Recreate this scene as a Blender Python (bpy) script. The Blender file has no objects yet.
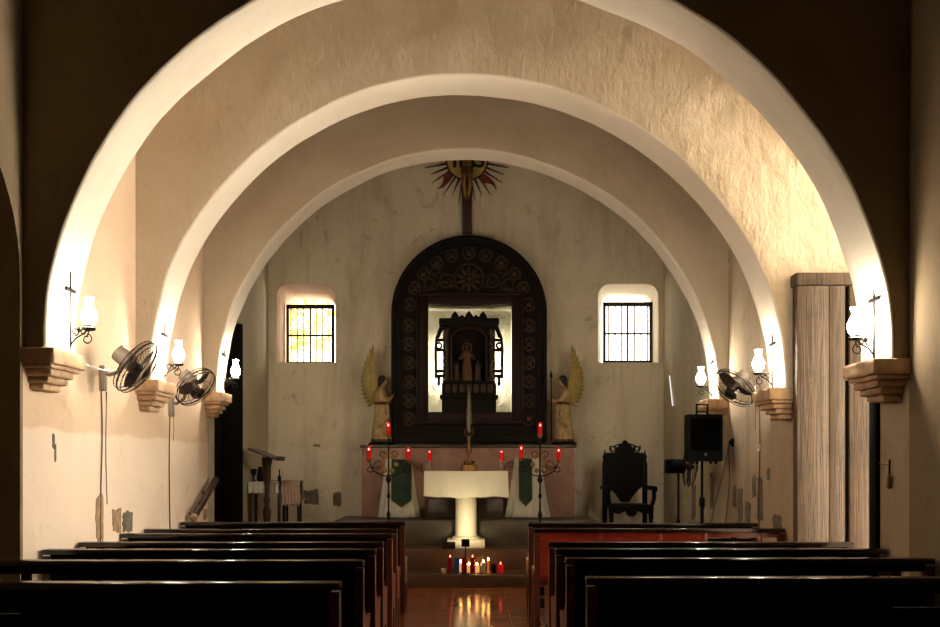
import bpy, bmesh, math, random
from mathutils import Vector, Matrix, noise
random.seed(7)
PI = math.pi
S = bpy.context.scene
COL = S.collection
F, VX, VY, H = 914.0, 466.0, 465.0, 1.65      # focal length in px, vanishing point, eye height

def P(px, py, Y):
    return Vector(((px - VX) * Y / F, Y, H - (py - VY) * Y / F))

# ------------------------------------------------------------------ materials
class NT:
    def __init__(s, name):
        s.m = bpy.data.materials.new(name); s.m.use_nodes = True
        s.t = s.m.node_tree; s.t.nodes.clear()
        s.out = s.n('ShaderNodeOutputMaterial')
    def n(s, typ, **kw):
        nd = s.t.nodes.new(typ)
        for k, v in kw.items():
            if hasattr(nd, k) and k not in nd.inputs: setattr(nd, k, v)
            else: nd.inputs[k].default_value = v
        return nd
    def l(s, a, b): s.t.links.new(a, b)
    def noise(s, scale, detail=4, rough=.55, co=None, dist=0):
        nd = s.n('ShaderNodeTexNoise', Scale=scale, Detail=detail, Roughness=rough, Distortion=dist)
        s.l(co or s.co(), nd.inputs['Vector']); return nd.outputs['Fac']
    def co(s, scale=None):
        tc = s.n('ShaderNodeTexCoord')
        if not scale: return tc.outputs['Object']
        mp = s.n('ShaderNodeMapping'); mp.inputs['Scale'].default_value = scale
        s.l(tc.outputs['Object'], mp.inputs['Vector']); return mp.outputs['Vector']
    def ramp(s, fac, stops):
        r = s.n('ShaderNodeValToRGB'); e = r.color_ramp.elements
        while len(e) < len(stops): e.new(.5)
        for q, (p, c) in zip(e, stops): q.position = p; q.color = (*c, 1) if len(c) == 3 else c
        s.l(fac, r.inputs['Fac']); return r.outputs['Color']
    def mix(s, fac, a, b, mode='MIX'):
        m = s.n('ShaderNodeMix', data_type='RGBA', blend_type=mode)
        for sock, v in ((m.inputs[0], fac), (m.inputs[6], a), (m.inputs[7], b)):
            if isinstance(v, (int, float)): sock.default_value = v
            elif isinstance(v, tuple): sock.default_value = (*v, 1)
            else: s.l(v, sock)
        return m.outputs[2]
    def bump(s, h, strength, dist=.02, prev=None):
        b = s.n('ShaderNodeBump', Strength=strength, Distance=dist); s.l(h, b.inputs['Height'])
        if prev: s.l(prev, b.inputs['Normal'])
        return b.outputs['Normal']
    def bsdf(s, color, rough=.8, metal=0, normal=None, spec=None, coat=0, emit=None, es=0):
        b = s.n('ShaderNodeBsdfPrincipled')
        for k, v in (('Base Color', color), ('Roughness', rough), ('Metallic', metal)):
            if isinstance(v, tuple): b.inputs[k].default_value = (*v, 1)
            elif isinstance(v, (int, float)): b.inputs[k].default_value = v
            else: s.l(v, b.inputs[k])
        if normal: s.l(normal, b.inputs['Normal'])
        if spec is not None: b.inputs['Specular IOR Level'].default_value = spec
        if coat: b.inputs['Coat Weight'].default_value = coat; b.inputs['Coat Roughness'].default_value = .12
        if emit: b.inputs['Emission Color'].default_value = (*emit, 1); b.inputs['Emission Strength'].default_value = es
        return b.outputs['BSDF']
    def done(s, sh):
        s.l(sh, s.out.inputs['Surface']); return s.m

def plaster(name, c, c2, dado=None, bumpy=.5, speck=.3, broad=.02, streak=0, inner=None):
    t = NT(name)
    big = t.noise(.9, 5, .6)
    col = t.ramp(big, [(.3, c2), (.68, c)])
    if dado:
        sx = t.n('ShaderNodeSeparateXYZ'); t.l(t.co(), sx.inputs[0])
        nz = t.noise(2.5, 3)
        a = t.n('ShaderNodeMath', operation='MULTIPLY_ADD'); t.l(nz, a.inputs[0]); a.inputs[1].default_value = .12; t.l(sx.outputs['Z'], a.inputs[2])
        mr = t.n('ShaderNodeMapRange'); t.l(a.outputs[0], mr.inputs[0])
        mr.inputs[1].default_value = 1.97; mr.inputs[2].default_value = 2.0; mr.inputs[3].default_value = 1; mr.inputs[4].default_value = 0
        col = t.mix(mr.outputs[0], col, t.ramp(big, [(.25, tuple(x * .93 for x in dado)), (.6, dado)]))
    if inner:       # the innermost bay keeps an older greenish wash
        si = t.n('ShaderNodeSeparateXYZ'); t.l(t.co(), si.inputs[0])
        mi = t.n('ShaderNodeMapRange'); t.l(si.outputs['Y'], mi.inputs[0]); mi.inputs[1].default_value = 11.3; mi.inputs[2].default_value = 11.34
        col = t.mix(mi.outputs[0], col, inner)
    if streak:
        sk = t.noise(1.3, 6, .7, t.co((2.2, 2.2, .35)), .4)
        col = t.mix(t.ramp(sk, [(.48, (0, 0, 0)), (.72, (streak,) * 3)]), col, (.17, .14, .09))
        pl = t.noise(.55, 7, .62, dist=.8)
        col = t.mix(t.ramp(pl, [(.52, (0, 0, 0)), (.56, (streak * .35,) * 3)]), col, (.66, .60, .46))
    # small damp stains and chips in the whitewash, with their own outline
    st = t.noise(3.1, 8, .7, dist=.6); lo_ = .575 if streak else .63
    col = t.mix(t.ramp(st, [(lo_, (0, 0, 0)), (lo_ + .13, (speck,) * 3)]), col, (.28, .2, .12))
    st2 = t.noise(11, 6, .75)
    col = t.mix(t.ramp(st2, [(.68, (0, 0, 0)), (.76, (speck * 1.3,) * 3)]), col, (.2, .14, .09))
    n1 = t.bump(t.noise(1.6, 3, .5), bumpy * 1.2, broad * 3)
    n2 = t.bump(t.noise(6, 7, .68, t.co((1.6, 1, .8)), .25), bumpy, broad, n1)
    n3 = t.bump(t.noise(45, 3, .6), bumpy * .5, .004, n2)
    return t.done(t.bsdf(col, .88, normal=n3, spec=.2))

def wood(name, c, c2, rough=.35, scale=(1, 14, 14), bumpy=.15, coat=0, dirt=.0, spec=None):
    t = NT(name)
    f = t.noise(2.2, 6, .6, t.co(scale), 1.2)
    col = t.ramp(f, [(.3, c2), (.65, c)])
    if dirt: col = t.mix(t.ramp(t.noise(1.4, 5, .7), [(.5, (0, 0, 0)), (.7, (dirt,) * 3)]), col, tuple(x * .35 for x in c2))
    return t.done(t.bsdf(col, rough, normal=t.bump(f, bumpy, .01), coat=coat, spec=spec))

def plain(name, c, rough=.6, metal=0, var=.25, sc=6, bumpy=.1, coat=0, spec=None):
    t = NT(name); f = t.noise(sc, 5, .6)
    col = t.ramp(f, [(.3, tuple(x * (1 - var) for x in c)), (.7, c)])
    return t.done(t.bsdf(col, rough, metal, t.bump(f, bumpy, .01), coat=coat, spec=spec))

def glow(name, c, strength):
    t = NT(name); e = t.n('ShaderNodeEmission', Strength=strength); e.inputs[0].default_value = (*c, 1)
    return t.done(e.outputs[0])

def tinted(name, c, alpha=.5, rough=.15):
    t = NT(name); tr = t.n('ShaderNodeBsdfTransparent'); tr.inputs[0].default_value = (*c, 1)
    b = t.bsdf(c, rough); mx = t.n('ShaderNodeMixShader'); mx.inputs[0].default_value = alpha
    t.l(tr.outputs[0], mx.inputs[1]); t.l(b, mx.inputs[2]); return t.done(mx.outputs[0])

M = {}
M['plaster_arch'] = plaster('whitewashed_plaster', (.80, .73, .61), (.72, .64, .52), bumpy=.35, speck=.12)
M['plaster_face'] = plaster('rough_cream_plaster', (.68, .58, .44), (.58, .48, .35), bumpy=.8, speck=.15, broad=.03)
M['plaster_side'] = plaster('cream_plaster', (.78, .60, .43), (.70, .52, .36), dado=(.88, .72, .57), bumpy=.35, speck=.35, inner=(.50, .45, .32))
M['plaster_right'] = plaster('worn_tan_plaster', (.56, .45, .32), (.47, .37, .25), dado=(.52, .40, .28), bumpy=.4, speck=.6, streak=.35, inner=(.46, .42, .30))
M['plaster_back'] = plaster('aged_beige_plaster', (.85, .745, .55), (.71, .615, .44), dado=(.83, .735, .56), bumpy=.45, speck=.6, streak=.35)
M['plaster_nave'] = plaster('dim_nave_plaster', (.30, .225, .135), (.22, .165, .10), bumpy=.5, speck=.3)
M['niche'] = plaster('limewashed_niche', (.62, .58, .44), (.38, .35, .24), bumpy=1.6, speck=.8, broad=.05)
M['reveal'] = plaster('shaded_peach_plaster', (.46, .32, .22), (.34, .23, .15), bumpy=.6, speck=.8)  # stained peach plaster, darkened to stand for weaker light on the left reveal
M['stone'] = plain('carved_limestone', (.74, .50, .31), .85, var=.4, sc=9, bumpy=.5)
M['old_stone'] = plain('exposed_masonry', (.24, .19, .13), .9, var=.6, sc=14, bumpy=.8)
M['brick'] = plain('exposed_brick', (.50, .32, .18), .9, var=.5, sc=12, bumpy=.8)
M['step'] = plain('worn_stone_step', (.10, .048, .020), .35, var=.45, sc=5, bumpy=.2)
M['chancel'] = plain('chancel_stone', (.085, .060, .030), .4, var=.35, sc=5, bumpy=.15)

def tiles():
    t = NT('terracotta_tiles')
    br = t.n('ShaderNodeTexBrick', offset=0.0, squash=1.0)
    br.inputs['Scale'].default_value = 1; br.inputs['Mortar Size'].default_value = .006
    br.inputs['Brick Width'].default_value = .32; br.inputs['Row Height'].default_value = .32
    br.inputs['Color1'].default_value = (.34, .105, .035, 1); br.inputs['Color2'].default_value = (.26, .075, .028, 1)
    br.inputs['Mortar'].default_value = (.40, .25, .14, 1)
    mp = t.n('ShaderNodeMapping'); mp.inputs['Location'].default_value = (.16, .0, 0)
    t.l(t.co(), mp.inputs['Vector']); t.l(mp.outputs[0], br.inputs['Vector'])
    f = t.noise(4, 6, .65)
    col = t.mix(.5, br.outputs['Color'], t.ramp(f, [(.3, (.55, .5, .45)), (.7, (1.1, 1.05, 1))]), 'MULTIPLY')
    rg = t.ramp(f, [(.3, (.10,) * 3), (.75, (.26,) * 3)])
    return t.done(t.bsdf(col, rg, normal=t.bump(t.noise(3, 3), .08, .02)))
M['tile'] = tiles()
M['pew'] = wood('dark_mahogany', (.014, .005, .003), (.006, .003, .002), .17, bumpy=.05)
M['pew_back'] = wood('dull_mahogany', (.010, .004, .003), (.005, .003, .002), .7, spec=.1)
M['pew_end'] = wood('reddish_mahogany', (.07, .014, .007), (.03, .008, .004), .35)  # redder and paler than the dark rails and backs
M['pew_red'] = wood('red_mahogany', (.22, .020, .008), (.10, .010, .005), .28, coat=.3)
M['door'] = wood('weathered_door_wood', (.145, .105, .072), (.05, .034, .022), .8, (22, 22, .7), .8, dirt=.55)
M['dark_door'] = plain('black_painted_wood', (.004, .003, .002), .8, spec=.1)
M['altar_wood'] = plain('blackened_carved_wood', (.008, .005, .003), .6, spec=.15)
M['frame_wood'] = plain('dark_red_frame_wood', (.018, .006, .003), .5, spec=.2)
M['gilt_dark'] = plain('tarnished_gilding', (.055, .028, .009), .5, .3, .4, 20)
M['gilt'] = plain('old_gold', (.36, .20, .05), .45, .5, .4, 25)
M['iron'] = plain('wrought_iron', (.006, .005, .004), .55, .0, .3, spec=.2)
M['black'] = plain('black_plastic', (.003, .003, .003), .6, 0, .2, spec=.1)
M['mesh'] = plain('black_speaker_mesh', (.002, .002, .002), .9, 0, .4, 60, spec=.05)
M['fan_grey'] = plain('grey_fan_plastic', (.20, .165, .125), .45, 0, .1)
M['fan_wire'] = plain('dark_fan_wire', (.03, .022, .017), .4, .6, .1)
M['fan_blade'] = plain('brown_fan_blade', (.035, .022, .016), .35, 0, .1)
M['cable'] = plain('dark_cable', (.10, .07, .05), .7, 0, .1)
M['lamp'] = glow('lit_lamp_glass', (1.0, .87, .69), 215)
M['flame'] = glow('candle_flame', (1.0, .45, .12), 95)
M['red_flame'] = glow('flame_in_red_glass', (1.0, .10, .06), 10)
M['red_glass'] = tinted('red_candle_glass', (.75, .012, .015), .45)
M['red_lit'] = None
def lit_glass(name, c, e, s):
    t = NT(name); return t.done(t.bsdf(c, .2, emit=e, es=s))
M['red_lit'] = lit_glass('glowing_red_glass', (.4, .006, .006), (1, .012, .016), .20)
M['red_dark'] = lit_glass('dim_red_glass', (.16, .006, .006), (1, .02, .01), .025)
M['blue_lit'] = lit_glass('blue_candle_glass', (.008, .03, .09), (.05, .25, .6), .03)
M['amber_lit'] = lit_glass('glowing_white_wax', (.7, .42, .22), (1, .42, .12), .75)
M['wax'] = plain('candle_wax', (.55, .40, .26), .6, 0, .1)
M['orange_wax'] = lit_glass('orange_wax', (.7, .2, .04), (1, .25, .03), .25)
M['clear'] = tinted('clear_glass', (.85, .8, .7), .35)
M['linen'] = plain('white_linen', (.82, .76, .58), .85, 0, .07, 30, .2)
M['white_cloth'] = plain('grey_white_cloth', (.66, .62, .50), .9, 0, .12, 12, .2)
M['pink_cloth'] = plain('faded_pink_cloth', (.50, .36, .27), .9, 0, .15, 12)
M['pillar'] = plain('cream_marble', (.85, .78, .58), .5, 0, .08, 8)
M['pink'] = plain('pink_washed_masonry', (.44, .25, .185), .8, 0, .35, 4, .3)
M['green'] = plain('green_brocade', (.006, .045, .018), .7, 0, .5, 35, .4)
M['robe'] = plain('painted_cream_robe', (.58, .40, .18), .6, 0, .55, 9)
M['gold_robe'] = plain('gilded_robe', (.13, .062, .015), .5, .3, .4, 14)
M['skin'] = plain('painted_skin', (.45, .25, .13), .55, 0, .15)
M['hair'] = plain('dark_painted_hair', (.018, .011, .007), .6)
M['wing'] = plain('gilded_wing', (.46, .34, .09), .5, .35, .6, 30, .6)
M['silver'] = plain('tarnished_silver', (.22, .18, .13), .38, .7, .75, 45, .6)
M['throne'] = plain('ebony_carved_wood', (.004, .003, .002), .55, spec=.12)
M['sun_gold'] = plain('gold_leaf_disc', (.72, .52, .15), .5, .2, .25, 15)
M['ray'] = plain('dark_ray', (.05, .022, .012), .6)
M['ray_red'] = plain('red_brown_ray', (.20, .035, .018), .6)
M['cross'] = wood('cross_wood', (.060, .020, .010), (.03, .012, .007), .45)
M['letter'] = plain('black_lettering', (.012, .008, .005), .6)
M['brown'] = wood('varnished_brown_wood', (.05, .018, .009), (.025, .010, .006), .4)
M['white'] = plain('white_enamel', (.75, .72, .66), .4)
M['leaf'] = plain('sunlit_leaf', (.80, .56, .14), .7, var=.1)
M['bark'] = plain('bark', (.2, .13, .08), .9)
M['win'] = plain('dark_window_iron', (.015, .012, .010), .6, .2)
M['lens'] = glow('lit_floodlight_lens', (1, .85, .55), 8)
M['wall_tube'] = glow('dim_wall_tube', (1, .95, .85), 1.1)
M['tube'] = glow('lit_tube', (1.0, .92, .74), 150)
def pane_mat():
    t = NT('thin_window_glass'); tr = t.n('ShaderNodeBsdfTransparent'); g = t.n('ShaderNodeBsdfGlossy', Roughness=.05)
    mx = t.n('ShaderNodeMixShader'); mx.inputs[0].default_value = .06
    t.l(tr.outputs[0], mx.inputs[1]); t.l(g.outputs[0], mx.inputs[2]); return t.done(mx.outputs[0])
M['pane'] = pane_mat()

# ------------------------------------------------------------------ mesh builder
class MB:
    def __init__(s): s.b = bmesh.new()
    def box(s, lo, hi, rot=None, bev=0):
        lo, hi = Vector(lo), Vector(hi); c = (lo + hi) / 2; d = hi - lo
        mt = Matrix.Translation(c) @ (rot.to_4x4() if rot else Matrix()) @ Matrix.Diagonal((abs(d.x), abs(d.y), abs(d.z), 1))
        r = bmesh.ops.create_cube(s.b, size=1, matrix=mt)
        if bev:
            ed = list({e for v in r['verts'] for e in v.link_edges})
            bmesh.ops.bevel(s.b, geom=ed, offset=bev, segments=2, affect='EDGES', profile=.5)
        return s
    def tube(s, pts, r, seg=8, closed=False):
        pts = [Vector(p) for p in pts]; n = len(pts); rings = []
        up = None
        for i, p in enumerate(pts):
            if closed: t = pts[(i + 1) % n] - pts[i - 1]
            else: t = pts[min(i + 1, n - 1)] - pts[max(i - 1, 0)]
            t.normalize()
            if up is None: up = t.orthogonal().normalized()
            up = (up - t * up.dot(t))
            up = up.normalized() if up.length > 1e-5 else t.orthogonal().normalized()
            w = t.cross(up); rr = r[i] if isinstance(r, (list, tuple)) else r
            rings.append([s.b.verts.new(p + (up * math.cos(a) + w * math.sin(a)) * rr) for a in (2 * PI * k / seg for k in range(seg))])
        for i in range(n if closed else n - 1):
            A, B = rings[i], rings[(i + 1) % n]
            for k in range(seg): s.b.faces.new((A[k], A[(k + 1) % seg], B[(k + 1) % seg], B[k]))
        if not closed:
            s.b.faces.new(rings[0][::-1]); s.b.faces.new(rings[-1])
        return s
    def lathe(s, prof, c=(0, 0, 0), seg=20, sx=1, sy=1, mat=None):
        c = Vector(c); rings = []
        for r, z in prof:
            r = max(r, 1e-4)
            ring = []
            for k in range(seg):
                a = 2 * PI * k / seg; v = Vector((r * math.cos(a) * sx, r * math.sin(a) * sy, z))
                ring.append(s.b.verts.new(c + (mat @ v if mat else v)))
            rings.append(ring)
        for A, B in zip(rings, rings[1:]):
            for k in range(seg): s.b.faces.new((A[k], A[(k + 1) % seg], B[(k + 1) % seg], B[k]))
        s.b.faces.new(rings[0][::-1]); s.b.faces.new(rings[-1]); return s
    def prism(s, poly, y0, y1, c=(0, 0, 0)):        # poly in (x, z), extruded along y
        c = Vector(c)
        A = [s.b.verts.new(c + Vector((x, y0, z))) for x, z in poly]
        B = [s.b.verts.new(c + Vector((x, y1, z))) for x, z in poly]
        n = len(poly)
        s.b.faces.new(A); s.b.faces.new(B[::-1])
        for i in range(n): s.b.faces.new((A[i], B[i], B[(i + 1) % n], A[(i + 1) % n]))
        return s
    def prism_x(s, poly, x0, x1, c=(0, 0, 0)):      # poly in (y, z), extruded along x
        c = Vector(c)
        A = [s.b.verts.new(c + Vector((x0, y, z))) for y, z in poly]
        B = [s.b.verts.new(c + Vector((x1, y, z))) for y, z in poly]
        n = len(poly)
        s.b.faces.new(A); s.b.faces.new(B[::-1])
        for i in range(n): s.b.faces.new((A[i], B[i], B[(i + 1) % n], A[(i + 1) % n]))
        return s
    def ball(s, c, r, sc=(1, 1, 1), seg=14):
        mt = Matrix.Translation(c) @ Matrix.Diagonal((*sc, 1))
        bmesh.ops.create_uvsphere(s.b, u_segments=seg, v_segments=seg // 2 + 2, radius=r, matrix=mt); return s
    def ring(s, c, R, r, axis='y', seg=24, rseg=6, sx=1, sz=1, rot=None):
        pts = []
        for k in range(seg):
            a = 2 * PI * k / seg; u, v = R * math.cos(a) * sx, R * math.sin(a) * sz
            p = Vector((u, 0, v)) if axis == 'y' else Vector((u, v, 0)) if axis == 'z' else Vector((0, u, v))
            pts.append(Vector(c) + (rot @ p if rot else p))
        return s.tube(pts, r, rseg, True)
    def loft(s, rings):
        R = [[s.b.verts.new(p) for p in ring] for ring in rings]; n = len(R[0])
        for A, B in zip(R, R[1:]):
            for k in range(n): s.b.faces.new((A[k], A[(k + 1) % n], B[(k + 1) % n], B[k]))
        s.b.faces.new(R[0][::-1]); s.b.faces.new(R[-1]); return s
    def build(s, name, mat, parent=None, smooth=True, ang=38, kind=None, label=None, xf=None):
        if xf: bmesh.ops.transform(s.b, matrix=xf, verts=s.b.verts)
        bmesh.ops.recalc_face_normals(s.b, faces=s.b.faces)
        me = bpy.data.meshes.new(name); s.b.to_mesh(me); s.b.free()
        if smooth:
            me.shade_smooth(); me.set_sharp_from_angle(angle=math.radians(ang))
        me.materials.append(M[mat] if isinstance(mat, str) else mat)
        o = bpy.data.objects.new(name, me); COL.objects.link(o)
        if parent: o.parent = parent
        if kind: o['kind'] = kind
        if label: o['label'] = label
        return o

def evaluated(o):
    dg = bpy.context.evaluated_depsgraph_get()
    me = bpy.data.meshes.new_from_object(o.evaluated_get(dg)); old = o.data
    o.modifiers.clear(); o.data = me; me.name = o.name
    return o

def carve(o, mb):
    c = mb.build('cutter', 'black', o.parent, smooth=False)
    md = o.modifiers.new('b', 'BOOLEAN'); md.operation = 'DIFFERENCE'; md.solver = 'EXACT'; md.object = c
    bpy.context.view_layer.update(); evaluated(o); bpy.data.objects.remove(c)
    return o

def unify(o, voxel=.01, smooth=4):
    md = o.modifiers.new('r', 'REMESH'); md.mode = 'VOXEL'; md.voxel_size = voxel
    sm = o.modifiers.new('s', 'SMOOTH'); sm.iterations = smooth; sm.factor = .5
    bpy.context.view_layer.update(); evaluated(o); o.data.shade_smooth(); return o

def thing(name, label, cat, loc=(0, 0, 0), rotz=0, group=None):
    o = bpy.data.objects.new(name, None); COL.objects.link(o); o.empty_display_size = .1
    o.location = loc; o.rotation_euler = (0, 0, rotz)
    o['label'] = label; o['category'] = cat
    if group: o['group'] = group
    return o
def tag(o, label, cat, group=None):
    o['label'] = label; o['category'] = cat
    if group: o['group'] = group
    return o
def dup(root, loc, rotz, label, group=None):
    r = root.copy(); COL.objects.link(r); r.location = loc; r.rotation_euler = (0, 0, rotz); r['label'] = label
    if group: r['group'] = group
    for ch in list(root.children):
        c = ch.copy(); COL.objects.link(c); c.parent = r
        for g in list(ch.children):
            d = g.copy(); COL.objects.link(d); d.parent = c
    return r
def arc(cx, cz, rx, rz, a0, a1, n):
    return [(cx + rx * math.cos(a0 + (a1 - a0) * k / n), cz + rz * math.sin(a0 + (a1 - a0) * k / n)) for k in range(n + 1)]

# ------------------------------------------------------------------ setting
W, TOP, BACK = 3.2, 7.3, 14.8
ST = 'structure'
MB().box((-5, -3, -.2), (5, 15.6, 0)).build('floor', 'tile', kind=ST, smooth=False)
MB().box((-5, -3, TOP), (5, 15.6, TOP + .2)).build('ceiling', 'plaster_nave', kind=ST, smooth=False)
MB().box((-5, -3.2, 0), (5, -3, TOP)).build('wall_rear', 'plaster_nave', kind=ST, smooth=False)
# chancel steps
MB().box((-W, 12.3, 0), (W, 13.0, .17), bev=.012).build('step_floor', 'step', kind=ST)
MB().box((-W, 12.95, 0), (W, BACK, .46), bev=.012).build('step_floor', 'step', kind=ST)
MB().box((-1.95, 13.52, .40), (1.95, BACK, .83), bev=.015).build('chancel_floor', 'chancel', kind=ST)

# side walls of the church beyond the first arch
wl = MB().box((-4.6, 6.6, 0), (-W, 15.3, TOP)).build('wall_left', 'plaster_side', kind=ST, smooth=False)
carve(wl, MB().box((-4.4, 11.62, -.1), (-W + .2, 13.12, 3.67)))
wr = MB().box((W, 6.6, 0), (4.6, 15.3, TOP)).build('wall_right', 'plaster_right', kind=ST, smooth=False)
ap = [(7.20, -.1), (8.85, -.1), (8.85, 4.50)] + arc(8.025, 4.50, .825, .75, 0, PI, 24)[1:-1] + [(7.20, 4.50)]
carve(wr, MB().prism_x(ap, W - .2, 4.8))
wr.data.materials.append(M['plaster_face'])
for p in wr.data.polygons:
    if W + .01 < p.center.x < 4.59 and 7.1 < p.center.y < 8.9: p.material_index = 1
# added unseen wall and roof that keep sky light off the right doorway's jamb
MB().box((4.6, 6.9, -.2), (6.4, 7.19, 5.2)).build('wall_sky_block', 'plaster_nave', kind=ST, smooth=False)
MB().box((4.6, 6.9, 5.25), (6.4, 9.1, 5.4)).build('ceiling_sky_block', 'door', kind=ST, smooth=False)
# back wall with two splayed window openings and the niche
wb = MB().box((-4.6, BACK, 0), (4.6, BACK + .75, TOP)).build('wall_back', 'plaster_back', kind=ST, smooth=False)
def splay(xc, w0, w1, xo):
    z0, z1 = 3.31, 4.58
    def sect(w, top, y, dx, bot):
        r = .2
        return [Vector((xc + dx + x, y, z)) for x, z in
                [(-w / 2, bot), (w / 2, bot)] + arc(w / 2 - r, top - r, r, r, 0, PI / 2, 6) + arc(-w / 2 + r, top - r, r, r, PI / 2, PI, 6)]
    return MB().loft([sect(w0 + .05, z1 + .02, BACK - .1, 0, z0), sect(w1, z1 - .10, BACK + .55, xo, z0), sect(w1 - .02, z1 - .12, BACK + .9, xo, z0)])
carve(wb, splay(-2.585, .93, .83, -.02)); carve(wb, splay(2.615, .95, .85, .08))
NX = .065
carve(wb, MB().box((NX - .69, BACK - .2, 2.46), (NX + .69, BACK + .6, 4.24)))
wb.data.materials.append(M['niche']); wb.data.materials.append(M['plaster_arch'])
for p in wb.data.polygons:
    c = p.center
    if BACK + .01 < c.y < BACK + .7 and abs(c.x - NX) < .75 and 2.3 < c.z < 4.3: p.material_index = 1
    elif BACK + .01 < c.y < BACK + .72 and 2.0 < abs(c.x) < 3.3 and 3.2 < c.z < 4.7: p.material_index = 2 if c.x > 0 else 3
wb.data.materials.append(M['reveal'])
# close the thickness behind the niche
MB().box((-1.2, BACK + .76, 2.2), (1.3, BACK + .9, 4.6)).build('wall_back_outer', 'niche', kind=ST, smooth=False)

# nave walls on the viewer's side of the first arch
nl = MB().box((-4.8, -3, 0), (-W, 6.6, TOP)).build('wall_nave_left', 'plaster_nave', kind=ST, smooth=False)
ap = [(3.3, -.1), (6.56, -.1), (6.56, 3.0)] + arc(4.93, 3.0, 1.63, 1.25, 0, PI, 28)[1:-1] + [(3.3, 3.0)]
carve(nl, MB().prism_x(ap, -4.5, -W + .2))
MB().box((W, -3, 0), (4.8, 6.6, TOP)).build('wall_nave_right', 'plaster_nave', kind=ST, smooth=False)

# three transverse arches
def arch(y0, y1, a, zs, b, seed):
    bm = bmesh.new(); N, K, R = 120, 4, 5
    def rad(t, y):
        n = noise.noise(Vector((math.cos(t) * 4, math.sin(t) * 4, y * 2.5 + seed * 7))) * .018 + noise.noise(Vector((math.cos(t) * 13, math.sin(t) * 13, y * 6 + seed))) * .006
        return n
    rows = []
    eb = .02
    ys = [y0, y0 + eb * .3, y0 + eb] + [y0 + (y1 - y0) * k / K for k in range(1, K)] + [y1 - eb, y1 - eb * .3, y1]
    off = [eb, eb * .3, 0] + [0] * (K - 1) + [0, eb * .3, eb]
    for y, o in zip(ys, off):
        row = []
        for i in range(N + 1):
            t = PI * i / N; d = rad(t, y) + o
            row.append(bm.verts.new(((a + d) * math.cos(t) * (1.012 if math.cos(t) > 0 else 1), y, zs + (b + d) * math.sin(t) - .08 * max(0, math.cos(t)))))
        rows.append(row)
    for A, B in zip(rows, rows[1:]):
        for i in range(N): f = bm.faces.new((A[i], A[i + 1], B[i + 1], B[i])); f.material_index = 0
    # faces out to the walls and the ceiling
    def outer(i):
        t = PI * i / N; c, s_ = math.cos(t), math.sin(t)
        k = min((W / abs(c)) if abs(c) > 1e-6 else 1e9, (TOP - zs) / s_ if s_ > 1e-6 else 1e9)
        return Vector((c * k, 0, max(zs + s_ * k - (.08 * c if c > 0 and s_ * k < TOP - zs - .1 else 0), 0)))
    for row, y in ((rows[0], y0), (rows[-1], y1)):
        prev = row
        for q in range(1, R + 1):
            cur = []
            for i in range(N + 1):
                p = row[i].co.lerp(outer(i) + Vector((0, y, 0)), q / R)
                cur.append(bm.verts.new(p))
            for i in range(N): f = bm.faces.new((prev[i], prev[i + 1], cur[i + 1], cur[i])); f.material_index = 1
            prev = cur
        if y == y0: of = prev
        else: ob = prev
    for i in (0, N):       # undersides that rest on the corbels
        bm.faces.new([rows[k][i] for k in range(len(rows))] + [ob[i], of[i]])
    bm.normal_update()
    for cx, cz in ((W, TOP), (-W, TOP)):
        for y, row in ((y0, of), (y1, ob)):
            for i in range(N):
                p, q = row[i].co, row[i + 1].co
                if abs(abs(p.x) - W) < 1e-3 and abs(q.z - TOP) < 1e-3 and p.x * cx > 0 or abs(abs(q.x) - W) < 1e-3 and abs(p.z - TOP) < 1e-3 and q.x * cx > 0:
                    f = bm.faces.new((row[i], row[i + 1], bm.verts.new((cx, y, TOP)))); f.material_index = 1
    mb = MB(); mb.b.free(); mb.b = bm
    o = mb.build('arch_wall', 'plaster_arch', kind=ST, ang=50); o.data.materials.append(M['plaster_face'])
    return o
A1, A2, A3 = (6.6, 7.1, 3.03, 2.50, 2.90), (8.85, 9.35, 3.06, 2.48, 2.95), (11.15, 11.55, 3.04, 2.54, 2.96)
o = arch(*A1, 1)
arch(*A2, 2); arch(*A3, 3)
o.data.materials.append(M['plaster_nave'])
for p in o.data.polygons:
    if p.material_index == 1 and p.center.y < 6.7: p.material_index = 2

# corbels under the arches
def corbel(y0, y1, zs, sgn):
    mb = MB(); z = zs
    for top, bot, out, iny, bev in ((0, .115, .235, -.025, .014), (.115, .145, .205, 0, .008), (.145, .20, .185, .04, .02), (.20, .25, .15, .07, .022), (.25, .30, .11, .10, .024)):
        if sgn < 0: mb.box((-W - .02, y0 + iny, z - bot), (-W + out, y1 - iny, z - top), bev=bev)
        else: mb.box((W - out - .03, y0 + iny, z - bot), (W + .02, y1 - iny, z - top), bev=bev)
    bmesh.ops.subdivide_edges(mb.b, edges=[e_ for e_ in mb.b.edges if e_.calc_length() > .08], cuts=5, use_grid_fill=True)
    for v in mb.b.verts:
        n_ = noise.noise_vector(v.co * 9) * .010 + noise.noise_vector(v.co * 30) * .004
        v.co += Vector((n_.x, n_.y, n_.z * .8 if v.co.z < zs - .02 else 0))
    mb.build('corbel_trim', 'stone', kind=ST)
for a_ in (A1, A2, A3):
    for sg in (-1, 1): corbel(a_[0], a_[1], a_[3] - (.08 if sg > 0 else 0), sg)

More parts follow.
